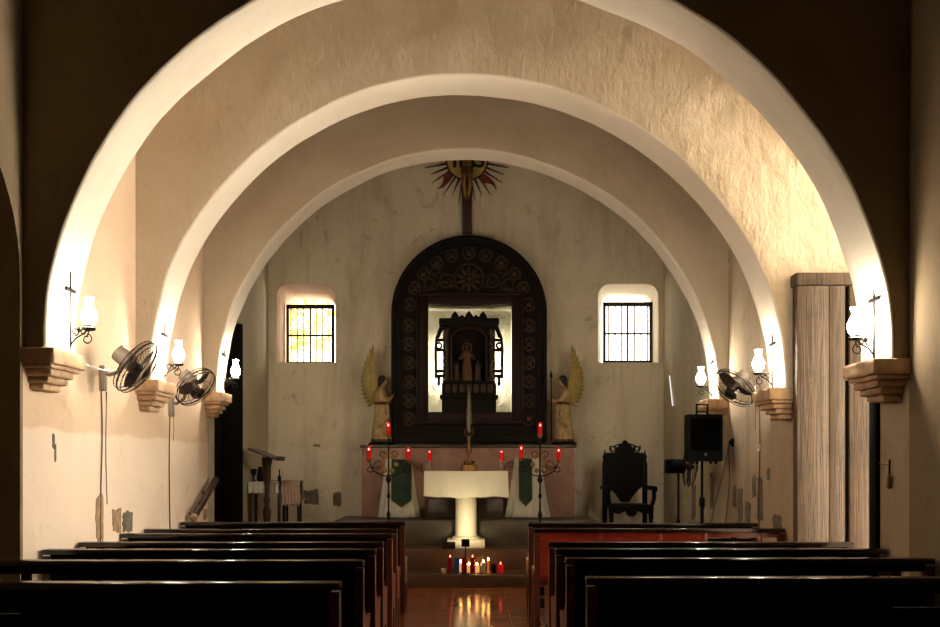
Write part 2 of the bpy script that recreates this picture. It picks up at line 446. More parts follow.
# plaster losses showing masonry, part of the walls
def patch(par, lo, hi, mat='old_stone'):
    mb = MB(); lo, hi = Vector(lo), Vector(hi); d = hi - lo
    thin = min(range(3), key=lambda i: d[i]); ax = [i for i in range(3) if i != thin]
    n = 34; pts = []
    for k in range(n):
        a = 2 * PI * k / n; c, s_ = math.cos(a), math.sin(a)
        m = max(abs(c), abs(s_)); u, v = c / m, s_ / m
        j = .92 + .28 * noise.noise(Vector((u * 2 + lo.x * 9, v * 2 + lo.z * 9, lo.y * 7))) + random.uniform(-.09, .05)
        pts.append((u * j, v * j))
    A, B = [], []
    for u, v in pts:
        p = (lo + hi) / 2; q = p.copy()
        p[ax[0]] += u * d[ax[0]] / 2; p[ax[1]] += v * d[ax[1]] / 2; q = p.copy()
        p[thin] = lo[thin]; q[thin] = hi[thin]
        A.append(mb.b.verts.new(p)); B.append(mb.b.verts.new(q))
    mb.b.faces.new(A); mb.b.faces.new(B[::-1])
    for k in range(n): mb.b.faces.new((A[k], B[k], B[(k + 1) % n], A[(k + 1) % n]))
    mb.build('exposed_stone', mat, par, smooth=False)
for x0, y0, x1, y1 in ((303, 489, 319, 505), (333, 492, 342, 507), (278, 492, 286, 505), (313, 444, 321, 447)):
    a, b = P(x0, y1, BACK), P(x1, y0, BACK)
    patch(wb, (a.x, BACK - .006, a.z), (b.x, BACK + .01, b.z), 'old_stone' if y1 > 450 else 'brick')
def side_patch(par, sg, xa, xb, ya, yb, mat):
    Ya, Yb = W * F / abs(xa - VX), W * F / abs(xb - VX); Ym = (Ya + Yb) / 2
    z0, z1 = H - (yb - VY) * Ym / F, H - (ya - VY) * Ym / F
    patch(par, (sg * W - .007, min(Ya, Yb), max(z0, .03)), (sg * W + .007, max(Ya, Yb), z1), mat)
side_patch(wl, -1, 95.5, 103, 493, 541, 'brick'); side_patch(wl, -1, 112, 121, 508, 533, 'brick')
side_patch(wl, -1, 122, 132, 511, 533, 'old_stone'); side_patch(wl, -1, 203, 207, 508, 520, 'brick')
for xa, xb, ya, yb in ((738, 743, 487, 524), (745.5, 751, 500, 524), (752.5, 756, 475, 498), (757.5, 763, 475, 524), (733, 737, 486, 508), (710, 714, 472, 510), (692, 696, 483, 522), (773, 782, 515, 530), (767.5, 770, 468, 481)):
    side_patch(wr, 1, xa, xb, ya, yb, 'old_stone')
side_patch(wl, -1, 52, 54.3, 434, 449, 'old_stone'); side_patch(wl, -1, 54.2, 55.6, 444, 462, 'old_stone')

# windows in the back wall
def window(name, xc, w, z0, z1, y):
    r = bpy.data.objects.new(name, None); COL.objects.link(r); r['kind'] = ST; r.location = (xc, y, z0)
    h = z1 - z0; f = MB(); t = .045
    f.box((-w / 2, -.03, 0), (-w / 2 + t, .03, h)).box((w / 2 - t, -.03, 0), (w / 2, .03, h)).box((-w / 2, -.03, 0), (w / 2, .03, t)).box((-w / 2, -.03, h - t * 1.5), (w / 2, .03, h))
    f.box((-.013, -.025, 0), (.013, .025, h)).box((-w / 2, -.025, h * .47), (w / 2, .025, h * .47 + .028))
    f.build('window_frame', 'win', r, kind=ST)
    g = MB()
    for k in (-3, -2, -1, 1, 2, 3): g.tube([(k * w / 7.6, -.05, .02), (k * w / 7.6, -.05, h - .02)], .011, 6)
    g.build('window_bars', 'win', r, kind=ST)
    MB().box((-w / 2 + t, -.004, t), (w / 2 - t, .004, h - t)).build('window_pane', 'pane', r, kind=ST, smooth=False)
    L = bpy.data.lights.new('window_portal', 'AREA'); L.shape = 'RECTANGLE'; L.size = w; L.size_y = h; L.cycles.is_portal = True
    lo = bpy.data.objects.new('window_daylight', L); COL.objects.link(lo); lo.parent = r; lo.location = (0, .12, h / 2); lo.rotation_euler = (-PI / 2, 0, 0)
window('window_1', -2.60, .80, 3.33, 4.33, 15.28)
window('window_2', 2.70, .82, 3.35, 4.37, 15.28)

# right doorway: weathered two-leaf door folded open against the far jamb, and its dark twin edge-on at the near jamb
d1 = bpy.data.objects.new('door_1', None); COL.objects.link(d1); d1['kind'] = ST; d1.location = (3.14, 8.74, 0)
MB().box((.02, -.03, 0), (1.0, .10, 3.47), bev=.01).build('door_frame', 'door', d1, kind=ST)
lf = MB()
for k, (xa, xb) in enumerate(((0, .302), (.305, .455))): lf.box((xa, -.075, .02), (xb, -.03, 3.35), bev=.006)
lf.build('door_leaf', 'door', d1, kind=ST)
MB().box((.495, -.075, .02), (.82, -.03, 3.35), bev=.008).build('door_leaf', 'door', d1, kind=ST)
MB().box((-.002, -.06, 3.36), (1.0, .105, 3.48), bev=.012).build('door_lintel', 'door', d1, kind=ST)
MB().box((.45, -.032, 0), (.50, -.028, 3.35)).build('door_gap_strip', 'dark_door', d1, kind=ST)
d2 = MB().box((3.17, 7.06, 0), (4.0, 7.195, 2.5), bev=.006).build('door_2', 'dark_door', kind=ST)
d3 = bpy.data.objects.new('door_3', None); COL.objects.link(d3); d3['kind'] = ST; d3.location = (-3.2, 13.06, .46)
lf = MB()
for k in range(4): lf.box((-.01 - .27 * k - .265, -.05, 0), (-.01 - .27 * k, .0, 3.19), bev=.006)
lf.build('door_leaf', 'dark_door', d3, kind=ST)
MB().box((-1.1, 0, -.46), (0, .055, 3.205)).build('door_frame', 'dark_door', d3, kind=ST)

# ------------------------------------------------------------------ wall lamps
def scroll(cx, cz, R, a0, turns, n=22, shrink=.55):
    pts = []
    for k in range(n + 1):
        t = k / n; a = a0 + turns * 2 * PI * t; r = R * (1 - shrink * t)
        pts.append((cx + r * math.cos(a), 0, cz + r * math.sin(a)))
    return pts
def make_lamp(label):
    t = thing('wall_lamp', label, 'lamp', group=None)
    mb = MB(); mb.tube([(.012, 0, 0), (.012, 0, .58)], .0075, 6)
    mb.box((.004, -.085, .418), (.022, .085, .446), bev=.004)
    mb.build('iron_cross', 'iron', t, label='black iron rod ending in a small cross')
    mb = MB()
    mb.tube([(.012, 0, .02), (.05, 0, .07), (.10, 0, .10), (.145, 0, .135)], .006, 6)
    mb.tube(scroll(.135, .065, .040, PI / 2, -1.1), .005, 6)
    mb.tube(scroll(.115, .12, .038, -PI / 2, 1.1), .005, 6)
    mb.tube(scroll(.045, .12, .030, -PI / 2, 1.1), .005, 6)
    mb.ball((.075, 0, .135), .014, (1, .5, 1.6), 8)
    mb.build('scroll_bracket', 'iron', t)
    MB().lathe([(.012, .185), (.046, .192), (.05, .208), (.036, .218), (.034, .232)], (.150, 0, -.06), 16).build('burner_cup', 'iron', t)
    MB().lathe([(.030, .232), (.046, .25), (.058, .285), (.055, .315), (.040, .35), (.027, .378), (.025, .395), (.031, .42), (.037, .435)], (.150, 0, -.06), 24).build('lamp_chimney', 'lamp', t, label='glowing white glass chimney')
    return t
def soff(a_, z): return a_[2] * math.sqrt(max(0, 1 - ((z - a_[3]) / a_[4]) ** 2))
LZ = (2.53, 2.50, 2.56)
lampdefs = [
    (A1, -1, 'lit oil-style wall lamp with iron cross on the nearest arch, by the edge-on wall fan'),
    (A1, 1, 'lit oil-style wall lamp with iron cross on the nearest arch, before the weathered door'),
    (A2, -1, 'lit oil-style wall lamp with iron cross on the middle arch, between the two wall fans'),
    (A2, 1, 'lit oil-style wall lamp with iron cross on the middle arch, above the single wall fan'),
    (A3, -1, 'lit oil-style wall lamp with iron cross on the innermost arch, against the dark doorway'),
    (A3, 1, 'lit oil-style wall lamp with iron cross on the innermost arch, above the black loudspeaker')]
lamp0 = None
for a_, sg, lb in lampdefs:
    z = a_[3] + (.03 if sg < 0 else -.06); y = {(6.6, -1): 6.86, (6.6, 1): 6.76, (8.85, -1): 9.1, (8.85, 1): 9.1, (11.15, -1): 11.27, (11.15, 1): 11.25}[(a_[0], sg)]; x = soff(a_, z + .44) * (1.012 if sg > 0 else 1) - .010
    loc = (sg * x, y, z)
    if lamp0 is None: lamp0 = make_lamp(lb); lamp0.location = loc; lamp0['group'] = 'wall lamps on the arches'
    else: dup(lamp0, loc, 0 if sg < 0 else PI, lb, 'wall lamps on the arches')

# ------------------------------------------------------------------ fans
def fan_head(t, c, n, R, housing='fan_grey'):
    n = Vector(n).normalized(); q = Vector((0, 0, 1)).rotation_difference(n).to_matrix()
    c = Vector(c)
    mb = MB()
    mb.ring(c, R, .008, 'z', 36, 6, rot=q); mb.ring(c + n * .035, R * .985, .004, 'z', 36, 5, rot=q); mb.ring(c - n * .035, R * .985, .004, 'z', 36, 5, rot=q)
    for side, dz in ((1, .085), (-1, .075)):
        for k in range(44):
            a = 2 * PI * k / 44; pts = []
            for u in (.2, .45, .7, .9, 1.0):
                a2 = a + (1 - u) * .35
                hgt = side * (dz * math.sqrt(max(0, 1 - (u * .96) ** 2)) + .01)
                pts.append(c + q @ Vector((R * u * math.cos(a2), R * u * math.sin(a2), hgt)))
            mb.tube(pts, .0016, 3)
        for u in (.2, .6): mb.ring(c + n * (side * (dz * math.sqrt(1 - (u * .96) ** 2) + .01)), R * u, .003, 'z', 28, 4, rot=q)
    mb.build('wire_cage', 'fan_wire', t)
    MB().lathe([(R * .2, 0), (R * .2, .008), (R * .1, .016)], c + n * .092, 20, mat=q).build('centre_badge', 'fan_wire', t)
    MB().lathe([(.012, -.04), (.035, -.035), (.036, .03), (.02, .05)], c, 14, mat=q).build('hub', 'fan_blade', t)
    for k in range(3):
        mb = MB(); a0 = 2 * PI * k / 3 + .4; top, bot = [], []
        N = 8
        for i in range(N + 1):
            u = i / N; r = R * (.12 + .78 * u); wd = R * (.22 + .42 * math.sin(PI * min(1, u * .85 + .1)))
            row = []
            for s_ in (-1, -.33, .33, 1):
                ang = a0 + s_ * wd / max(r, .08) * .5
                row.append(Vector((r * math.cos(ang), r * math.sin(ang), s_ * .022 * (1 - .4 * u))))
            top.append([mb.b.verts.new(c + q @ (p + Vector((0, 0, .002)))) for p in row]); bot.append([mb.b.verts.new(c + q @ (p - Vector((0, 0, .002)))) for p in row])
        for i in range(N):
            for j in range(3):
                mb.b.faces.new((top[i][j], top[i + 1][j], top[i + 1][j + 1], top[i][j + 1])); mb.b.faces.new((bot[i][j], bot[i][j + 1], bot[i + 1][j + 1], bot[i + 1][j]))
            for j in (0, 3): mb.b.faces.new((top[i][j], bot[i][j], bot[i + 1][j], top[i + 1][j]))
        for i in (0, N): mb.b.faces.new([top[i][j] for j in range(4)] + [bot[i][j] for j in (3, 2, 1, 0)])
        mb.build('fan_blade', 'fan_blade', t)
    hp = MB()
    hp.lathe([(.045, -.22), (.068, -.21), (.075, -.12), (.07, -.05), (.04, -.04)], c, 18, mat=q)
    m_ = hp.build('motor_housing', housing, t)
    MB().lathe([(.006, 0), (.009, .012), (.006, .024)], c - n * .16 + Vector((0, 0, .07)), 8).build('oscillation_knob', 'fan_grey', m_)
    return n
def wall_fan(label, c, n, R, wall, rod=None):
    t = thing('wall_fan', label, 'fan', wall, group='wall fans')
    w = Vector(wall); c = Vector(c) - w; n = Vector(n).normalized()
    fan_head(t, c, n, R)
    sg = 1 if w.x < 0 else -1
    MB().box((min(0, sg * .05), -.035, -.16), (max(0, sg * .05), .035, .06), bev=.01).build('wall_bracket', 'fan_grey', t)
    e = c - n * .14
    MB().tube([(sg * .03, 0, .0), (sg * .08, 0, -.02), (e.x * .8, e.y * .7, e.z * .3 - .04), (e.x, e.y, e.z - .05)], .018, 8).build('support_arm', 'fan_grey', t)
    MB().tube([(sg * .04, .02, -.16), (sg * .045, .02, -.30), (sg * .04, .02, -.42)], .003, 5).build('pull_cord', 'cable', t)
    return t
c1 = P(137, 367, 7.75); wall_fan('grey wall fan beside the nearest arch corbel, tilted almost edge-on', c1, (.80, -.02, -.58), .245, (-W, 8.0, 2.46))
c2 = P(195.5, 387, 9.75); wall_fan('grey wall fan between the middle and innermost corbels, turned towards the aisle', c2, (.66, -.30, -.64), .235, (-W, 9.85, 2.33))
c3 = P(734, 388, 9.75); wall_fan('grey wall fan beside the loudspeaker, single fan on its wall', c3, (-.64, -.25, -.68), .245, (W, 9.95, 2.45))
# white rod from the corbel to the fan
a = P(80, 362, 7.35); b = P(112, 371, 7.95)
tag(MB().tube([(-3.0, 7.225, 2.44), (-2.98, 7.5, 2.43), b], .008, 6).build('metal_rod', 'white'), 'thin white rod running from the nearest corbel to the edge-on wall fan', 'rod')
# cables down the walls
def cable(pts, label, r=.006, name='electric_cable'):
    # smooth catmull through the points
    Q = [Vector(p) for p in pts]; out = []
    for i in range(len(Q) - 1):
        p0, p1, p2, p3 = Q[max(i - 1, 0)], Q[i], Q[i + 1], Q[min(i + 2, len(Q) - 1)]
        for k in range(6):
            t = k / 6
            out.append(.5 * ((2 * p1) + (p2 - p0) * t + (2 * p0 - 5 * p1 + 4 * p2 - p3) * t * t + (3 * p1 - p0 - 3 * p2 + p3) * t ** 3))
    out.append(Q[-1])
    return tag(MB().tube(out, r, 6).build(name, 'cable'), label, 'cable', None)
e = .008
cable([(-W + e, 8.0, 2.30), (-W + e, 8.02, 1.9), (-W + e, 7.98, 1.2), (-W + e, 8.0, .75)], 'dark cable hanging from the edge-on wall fan to the brick patch')
cable([(-W + e, 8.12, 2.30), (-W + e, 8.1, 1.8), (-W + e, 8.13, 1.3)], 'thinner shorter cable just beside the one hanging from the edge-on fan', .004)
cable([(-W + e, 9.85, 2.17), (-W + e, 9.83, 1.6), (-W + e, 9.86, .9), (-W + e, 9.85, .5)], 'dark cable dropping down the wall from the second wall fan beside the doorway')
cable([(W - e, 9.95, 2.29), (W - e, 9.93, 1.9), (W - e, 9.96, 1.2), (W - e, 9.95, .7)], 'dark cable dropping from the wall fan above the exposed stone patches')
tag(MB().ring((W - .012, 9.95, 1.84), .035, .006, 'x').build('cable_ring', 'white'), 'small pale ring looped round the cable below the single wall fan', 'ring')
so = thing('wall_socket', 'small dark wall socket with a plugged lead behind the loudspeaker', 'socket', (W, 10.95, 1.92))
MB().box((-.02, -.04, -.05), (0, .04, .05), bev=.006).build('plate', 'black', so)
MB().box((-.05, -.02, -.025), (-.02, .02, .025), bev=.006).build('plug', 'black', so)
cable([(W - .05, 10.95, 1.90), (W - .03, 11.0, 1.5), (W - .03, 11.1, 1.1), (W - .04, 11.2, .75), (W - .05, 11.3, .03)], 'sagging lead from the wall socket down to the loudspeaker stand', .006)
cable([(W - .05, 10.97, 1.88), (W - .02, 11.3, 1.55), (W - .02, 11.75, 1.05), (W - .03, 11.9, .6), (W - .03, 11.8, .04)], 'second lead from the wall socket, running closer to the back corner', .005)
wt_ = thing('tube_light', 'short slim white tube light on the side wall by the back corner', 'lamp', (W, 14.1, 2.62))
MB().tube([(-.035, .12, .42), (-.035, -.10, -.06)], .009, 8).build('tube', 'wall_tube', wt_)
MB().tube([(-.008, .12, .42), (-.008, -.10, -.06)], .010, 6).build('batten', 'white', wt_)
# hook and grip on the right wall in front of the doorway
hk = thing('door_hook', 'pale metal door hook with hanging wooden grip beside the dark door edge', 'hook', (W, 6.88, 1.66))
MB().tube([(-.015, .16, .0), (-.015, .0, -.005), (-.02, -.02, .0)], .006, 6).build('bar', 'gilt', hk)
MB().tube([(-.02, -.02, .03), (-.022, -.02, -.08)], .008, 6).build('shaft', 'iron', hk)
MB().lathe([(.006, -.19), (.02, -.18), (.018, -.14), (.02, -.11), (.008, -.08)], (-.024, -.02, 0), 10).build('grip', 'gilt', hk)

# handrail by the left doorway
hr = thing('handrail', 'slanted brown wooden handrail on the wall beside the dark doorway', 'handrail', (-W, 10.9, 1.2))
a, b = Vector((.10, -.5, -.15)), Vector((.10, .42, .27))
MB().tube([a, b], .042, 10).build('rail', 'brown', hr)
MB().lathe([(.028, -.03), (.045, -.02), (.045, .02)], a, 10, mat=(b - a).to_track_quat('Z', 'Y').to_matrix()).build('end_cap', 'stone', hr)
for u in (.2, .75):
    p = a.lerp(b, u); MB().tube([(0, p.y, p.z - .05), (.07, p.y, p.z - .05), (.10, p.y, p.z - .02)], .012, 6).build('bracket', 'iron', hr)

# ------------------------------------------------------------------ pews
def make_pew(label, mat='pew', sg=-1):
    t = thing('church_pew', label, 'pew')
    L = 2.50; h = L / 2
    MB().box((-h, -.05, .975), (h, .055, 1.015), bev=.006).build('top_rail', 'pew', t)
    bk = MB().box((-h + .05, -.02, .925), (h - .05, .014, .975)).box((-h + .05, -.018, .54), (h - .05, .012, .84))
    a_, b_ = (-.45, h - .05) if sg < 0 else (-h + .05, .45)
    bk.box((a_, -.0185, .83), (b_, .0125, .95))
    bk.box((-h + .05, -.026, .50), (h - .05, .02, .56), bev=.006).box((-h + .05, -.024, .815), (h - .05, .016, .845), bev=.005)
    for q in (sg * 1.0, sg * .45, 0, -sg * .6): bk.box((q - .03, -.022, .54), (q + .03, .016, .975), bev=.004)
    bk.build('backrest', 'pew_back' if mat == 'pew' else mat, t)
    MB().box((-h + .03, .0, .43), (h - .03, .43, .465), bev=.012).build('seat', mat, t)
    for s_ in (-1, 1):
        x = s_ * (h - .03)
        pr = [(-.045, .965), (.03, .965), (.05, .7), (.12, .62), (.40, .60), (.43, .57), (.40, .53), (.38, .45), (.36, .0), (.28, 0), (.26, .30), (.06, .30), (.035, 0), (-.045, 0)]
        MB().prism_x(pr, x - .028, x + .028).build('end_panel', 'pew_end', t)
    MB().box((-h + .06, .10, .20), (h - .06, .13, .30), bev=.006).build('stretcher', 'pew', t)
    k = MB().box((-h + .12, -.36, .17), (h - .12, -.20, .215), bev=.012).build('kneeler', mat, t)
    for s_ in (-1, 0, 1): MB().box((s_ * (h - .3) - .025, -.33, 0), (s_ * (h - .3) + .025, -.02, .17), bev=.008).build('kneeler_foot', mat, k)
    return t
ordn = ['first', 'second', 'third', 'fourth', 'fifth', 'sixth', 'seventh']
XC = .68 + 1.25
pl = (10.2, 9.07, 8.47, 7.54, 6.9, 6.1, 4.96); prr = (10.0, 9.15, 7.54, 6.95, 6.24, 5.18)
p0 = None
for i, y in enumerate(pl):
    lb = f'long dark varnished pew on the lectern side, {ordn[i]} row counting back from the chancel steps'
    if p0 is None: p0 = make_pew(lb); p0.location = (-XC, y, 0); p0['group'] = 'pews on the lectern side'
    else: dup(p0, (-XC, y, 0), 0, lb, 'pews on the lectern side')
for i, y in enumerate(prr):
    lb = f'long dark varnished pew on the throne side, {ordn[i]} row counting back from the chancel steps'
    if i == 1:
        r = make_pew('red mahogany pew on the throne side, second row back from the chancel steps', 'pew_red', 1); r.location = (XC, y, 0); r['group'] = 'pews on the throne side'
    else: 
        if i == 0: p1 = make_pew(lb, 'pew', 1); p1.location = (XC, y, 0); p1['group'] = 'pews on the throne side'
        else: dup(p1, (XC, y, 0), 0, lb, 'pews on the throne side')

# ------------------------------------------------------------------ altar table and what stands on it
AX, AY, SZ = .0, 13.24, .46
at = thing('altar_table', 'cream stone altar table with round pillar in the middle of the chancel steps', 'altar', (AX, AY, SZ))
MB().box((-.27, -.21, 0), (.27, .24, .12), bev=.012).build('base', 'pillar', at)
MB().lathe([(.20, .12), (.20, .15), (.165, .165), (.155, .20), (.152, .95), (.18, .98), (.18, 1.02)], (0, .0, 0), 32).build('pillar', 'pillar', at)
MB().box((-.58, -.32, 1.02), (.58, .32, 1.095), bev=.01).build('altar_top', 'pillar', at)
def cloth_box(w, d, z1, z0, amp, n=120, rnd=.03):
    mb = MB(); rows = []
    per = []
    for k in range(n):
        u = k / n * 4; s_ = int(u); f = u - s_
        per.append([(-w + 2 * w * f, -d), (w, -d + 2 * d * f), (w - 2 * w * f, d), (-w, d - 2 * d * f)][s_])
    J = 8
    for j in range(J + 1):
        v = j / J; row = []
        for k, (x, y) in enumerate(per):
            nz = noise.noise(Vector((x * 5, y * 5, 3.3))) ; o_ = 1 + amp * v * nz + .012 * v
            row.append(mb.b.verts.new((x * o_, y * o_ + (.010 * math.sin(x * 26) + .006 * math.sin(x * 61 + 1)) * v * (1 if abs(abs(y) - d) < .01 else 0), z1 - (z1 - z0) * v + (.010 * math.sin(x * 7 + y * 3) + .006 * math.sin(x * 19)) * v)))
        rows.append(row)
    for A, B in zip(rows, rows[1:]):
        for k in range(n): mb.b.faces.new((A[k], A[(k + 1) % n], B[(k + 1) % n], B[k]))
    mb.b.faces.new(rows[0]); return mb
cl = cloth_box(.592, .335, 1.103, .735, .05).build('altar_cloth', 'linen', ang=60)
cl.location = (AX, AY, SZ); tag(cl, 'white linen cloth hanging over the pillared altar table', 'cloth')
ATOP = SZ + 1.105
mo = thing('monstrance', 'tall silver and gold monstrance at the middle of the altar cloth', 'monstrance', (P(469, 471, 13.15).x, 13.15, ATOP))
MB().lathe([(.125, 0), (.13, .02), (.118, .05), (.122, .085), (.105, .10), (.06, .115), (.035, .14), (.028, .17)], (0, 0, 0), 28).build('base', 'gilt', mo)
for k in range(4):
    a = PI / 4 + k * PI / 2; MB().ball((.085 * math.cos(a), .085 * math.sin(a), .12), .022, (1, 1, 1.2), 8).build('base_figure', 'gilt_dark', mo)
MB().lathe([(.02, .16), (.016, .22), (.028, .25), (.05, .285), (.03, .32), (.018, .34), (.016, .44), (.03, .47), (.016, .50)], (0, 0, 0), 18).build('stem', 'gilt', mo)
MB().ring((-.0, 0, .56), .062, .012, 'y', 28, 8).build('collar_ring', 'gilt_dark', mo)
bl = MB()
for k in range(9):
    z = .60 + k * .055; wd = .055 * math.sin(PI * (.25 + .75 * k / 9)) + .012
    bl.ball((.005 * (-1) ** k, 0, z), .03, (wd / .03 * .72, .5, 1.6), 10)
bl.tube([(0, 0, .55), (0, 0, 1.0), (0, 0, 1.22)], [.03, .03, .004], 8)
unify(bl.build('silver_flame', 'silver', mo, label='slender pointed silver upper piece'), .009, 2)

def candle_stand(label, x):
    t = thing('candle_holder', label, 'candle', (x, 13.2, ATOP), group='candles on the altar cloth')
    MB().lathe([(.045, 0), (.045, .012), (.014, .03), (.02, .05), (.011, .075), (.022, .10), (.012, .12), (.035, .14), (.038, .145)], (0, 0, 0), 16).build('glass_stem', 'clear', t)
    MB().lathe([(.024, .145), (.031, .16), (.032, .25), (.028, .27)], (0, 0, 0), 18).build('candle_glass', 'red_lit', t, label='red candle glass')
    MB().ball((0, 0, .272), .010, (1, 1, 1.5), 8).build('flame', 'red_flame', t)
candle_stand('red candle on a twisted glass stem, on the altar cloth end towards the lectern', P(429.5, 470, 13.2).x)
candle_stand('red candle on a twisted glass stem, on the altar cloth end towards the throne', P(501.5, 470, 13.2).x)

# ------------------------------------------------------------------ high altar, steps, altarpiece
PZ = .83
ha = thing('high_altar', 'pink washed masonry altar block below the dark arched altarpiece', 'altar', (.035, 14.6, PZ))
MB().box((-1.67, -.28, 0), (1.67, .19, 1.10), bev=.02).build('body', 'pink', ha)
MB().box((-1.70, -.31, 1.09), (1.70, .19, 1.135), bev=.012).build('altar_top', 'chancel', ha)
gp = MB()
for sx in (-1, 1):
    for k in range(3): gp.tube([(sx * (1.15 - .25 * k) + .09 * math.cos(q * .5), -.283, .72 + .03 * k + .09 * math.sin(q * .5)) for q in range(11)], .006, 4)
gp.build('painted_scroll', 'gilt_dark', ha)
pb = tag(MB().box((-.58, 14.08, PZ), (.58, 14.315, PZ + .30), bev=.02).build('stone_plinth', 'chancel'), 'low stone plinth against the pink altar, behind the altar table', 'plinth')

# wooden altarpiece arch
CX, AYF = .05, 14.62
zb, zc, R0 = 2.02, 4.08, 1.235
ar = thing('altarpiece', 'large dark carved wooden altarpiece with rounded top on the back wall', 'altarpiece', (CX, AYF, 0))
outl = [(-R0, zb), (R0, zb), (R0, zc)] + arc(0, zc, R0, R0, 0, PI, 48)[1:-1] + [(-R0, zc)]
bd = MB().prism(outl, .0, .175).build('back_board', 'altar_wood', ar, smooth=False)
carve(bd, MB().box((NX - CX - .675, -.3, 2.48), (NX - CX + .675, .4, 4.22)))
om = MB()
om.tube([(-R0 + .03, -.01, zb)] + [(-R0 + .03, -.01, zc)] + [(x, -.01, z) for x, z in arc(0, zc, R0 - .03, R0 - .03, PI, 0, 48)][1:] + [(R0 - .03, -.01, zb)], .04, 8)
Ri = R0 - .17
om.tube([(-Ri, -.01, zb + .1)] + [(x, -.01, z) for x, z in arc(0, zc, Ri, Ri, PI, 0, 48)] + [(Ri, -.01, zb + .1)], .022, 8)
om.box((-R0, -.06, zb - .02), (R0, .17, zb + .12), bev=.02)
om.build('outer_moulding', 'altar_wood', ar)
fr = MB()
def rect_ring(mb, cx, x, z0, z1, w, y0, y1, bev=.012):
    mb.box((cx - x, y0, z0), (cx - x + w, y1, z1), bev=bev).box((cx + x - w, y0, z0), (cx + x, y1, z1), bev=bev)
    mb.box((cx - x + w, y0, z0), (cx + x - w, y1, z0 + w), bev=bev).box((cx - x + w, y0, z1 - w), (cx + x - w, y1, z1), bev=bev)
rect_ring(fr, NX - CX, .83, 2.33, 4.37, .165, -.06, .02); rect_ring(fr, NX - CX, .86, 2.30, 4.40, .05, -.085, 0)
fr.build('inner_frame', 'frame_wood', ar)
# carved relief: medallions up the sides and round the arch, a rosette and scrolling leaves above the frame
mpos = [(s_ * (R0 - .275), zb + .36 + k * .30) for s_ in (-1, 1) for k in range(6)]
mpos += [((R0 - .275) * math.cos(a), zc + (R0 - .275) * math.sin(a)) for a in [PI * (k + .5) / 11 for k in range(11)]]
for x, z in mpos:
    mb = MB().ring((x, -.008, z), .095, .018, 'y', 20, 6)
    mb.ball((x, -.005, z), .045, (1, .5, 1), 10)
    for q in range(4):
        a = q * PI / 2 + PI / 4; mb.ball((x + .05 * math.cos(a), -.003, z + .05 * math.sin(a)), .022, (1, .5, 1), 6)
    mb.build('medallion', 'gilt_dark', ar)
rz = 4.63
ro = MB().ball((0, -.02, rz), .045, (1, .5, 1), 12)
ro.ring((0, -.005, rz), .235, .014, 'y', 36, 6)
rp = ro.build('rosette', 'gilt_dark', ar)
for k in range(10):
    a = 2 * PI * k / 10
    mb = MB().ball((0, 0, .13), .075, (.42, .28, 1.05), 10)
    mb.build('petal', 'gilt_dark', rp, xf=Matrix.Translation((0, -.01, rz)) @ Matrix.Rotation(a, 4, 'Y'))
for s_ in (-1, 1):
    mb = MB()
    for (cx, cz, r, a0, tn) in ((.36, 4.58, .14, PI, -1.2), (.62, 4.55, .12, PI, 1.2), (.52, 4.76, .09, -PI / 2, 1.1)):
        mb.tube([(s_ * x, -.008, z) for x, _, z in scroll(cx, cz, r, a0, tn)], .016, 6)
    for k in range(6):
        u = k / 5; mb.ball((s_ * (.28 + .52 * u), -.006, 4.46 + .07 * math.sin(u * 6) + .05), .05, (1.1, .3, .5), 8)
    mb.build('leaf_scroll', 'gilt_dark', ar)

# small gilded tabernacle altarpiece inside the niche
TX = P(469, 400, 14.95).x; TY = 14.97
tb = thing('tabernacle', 'small dark gilded tabernacle with twisted columns inside the bright niche', 'tabernacle', (TX, TY, 2.47))
def tz(py): return H - (py - VY) * 14.95 / F - 2.47
K = 14.95 / F
MB().box((-27 * K, -.1, 0), (27 * K, .24, tz(398)), bev=.012).box((-29 * K, -.12, tz(399)), (29 * K, .24, tz(395)), bev=.01).build('base', 'altar_wood', tb)
pn = MB()
for k in range(-3, 4): pn.box((k * .115 - .042, -.125, tz(393)), (k * .115 + .042, -.09, tz(385)), bev=.01)
pn.build('predella_panel', 'gilt_dark', tb)
MB().box((-27 * K, -.09, tz(395)), (27 * K, .24, tz(383)), bev=.012).build('predella', 'altar_wood', tb)
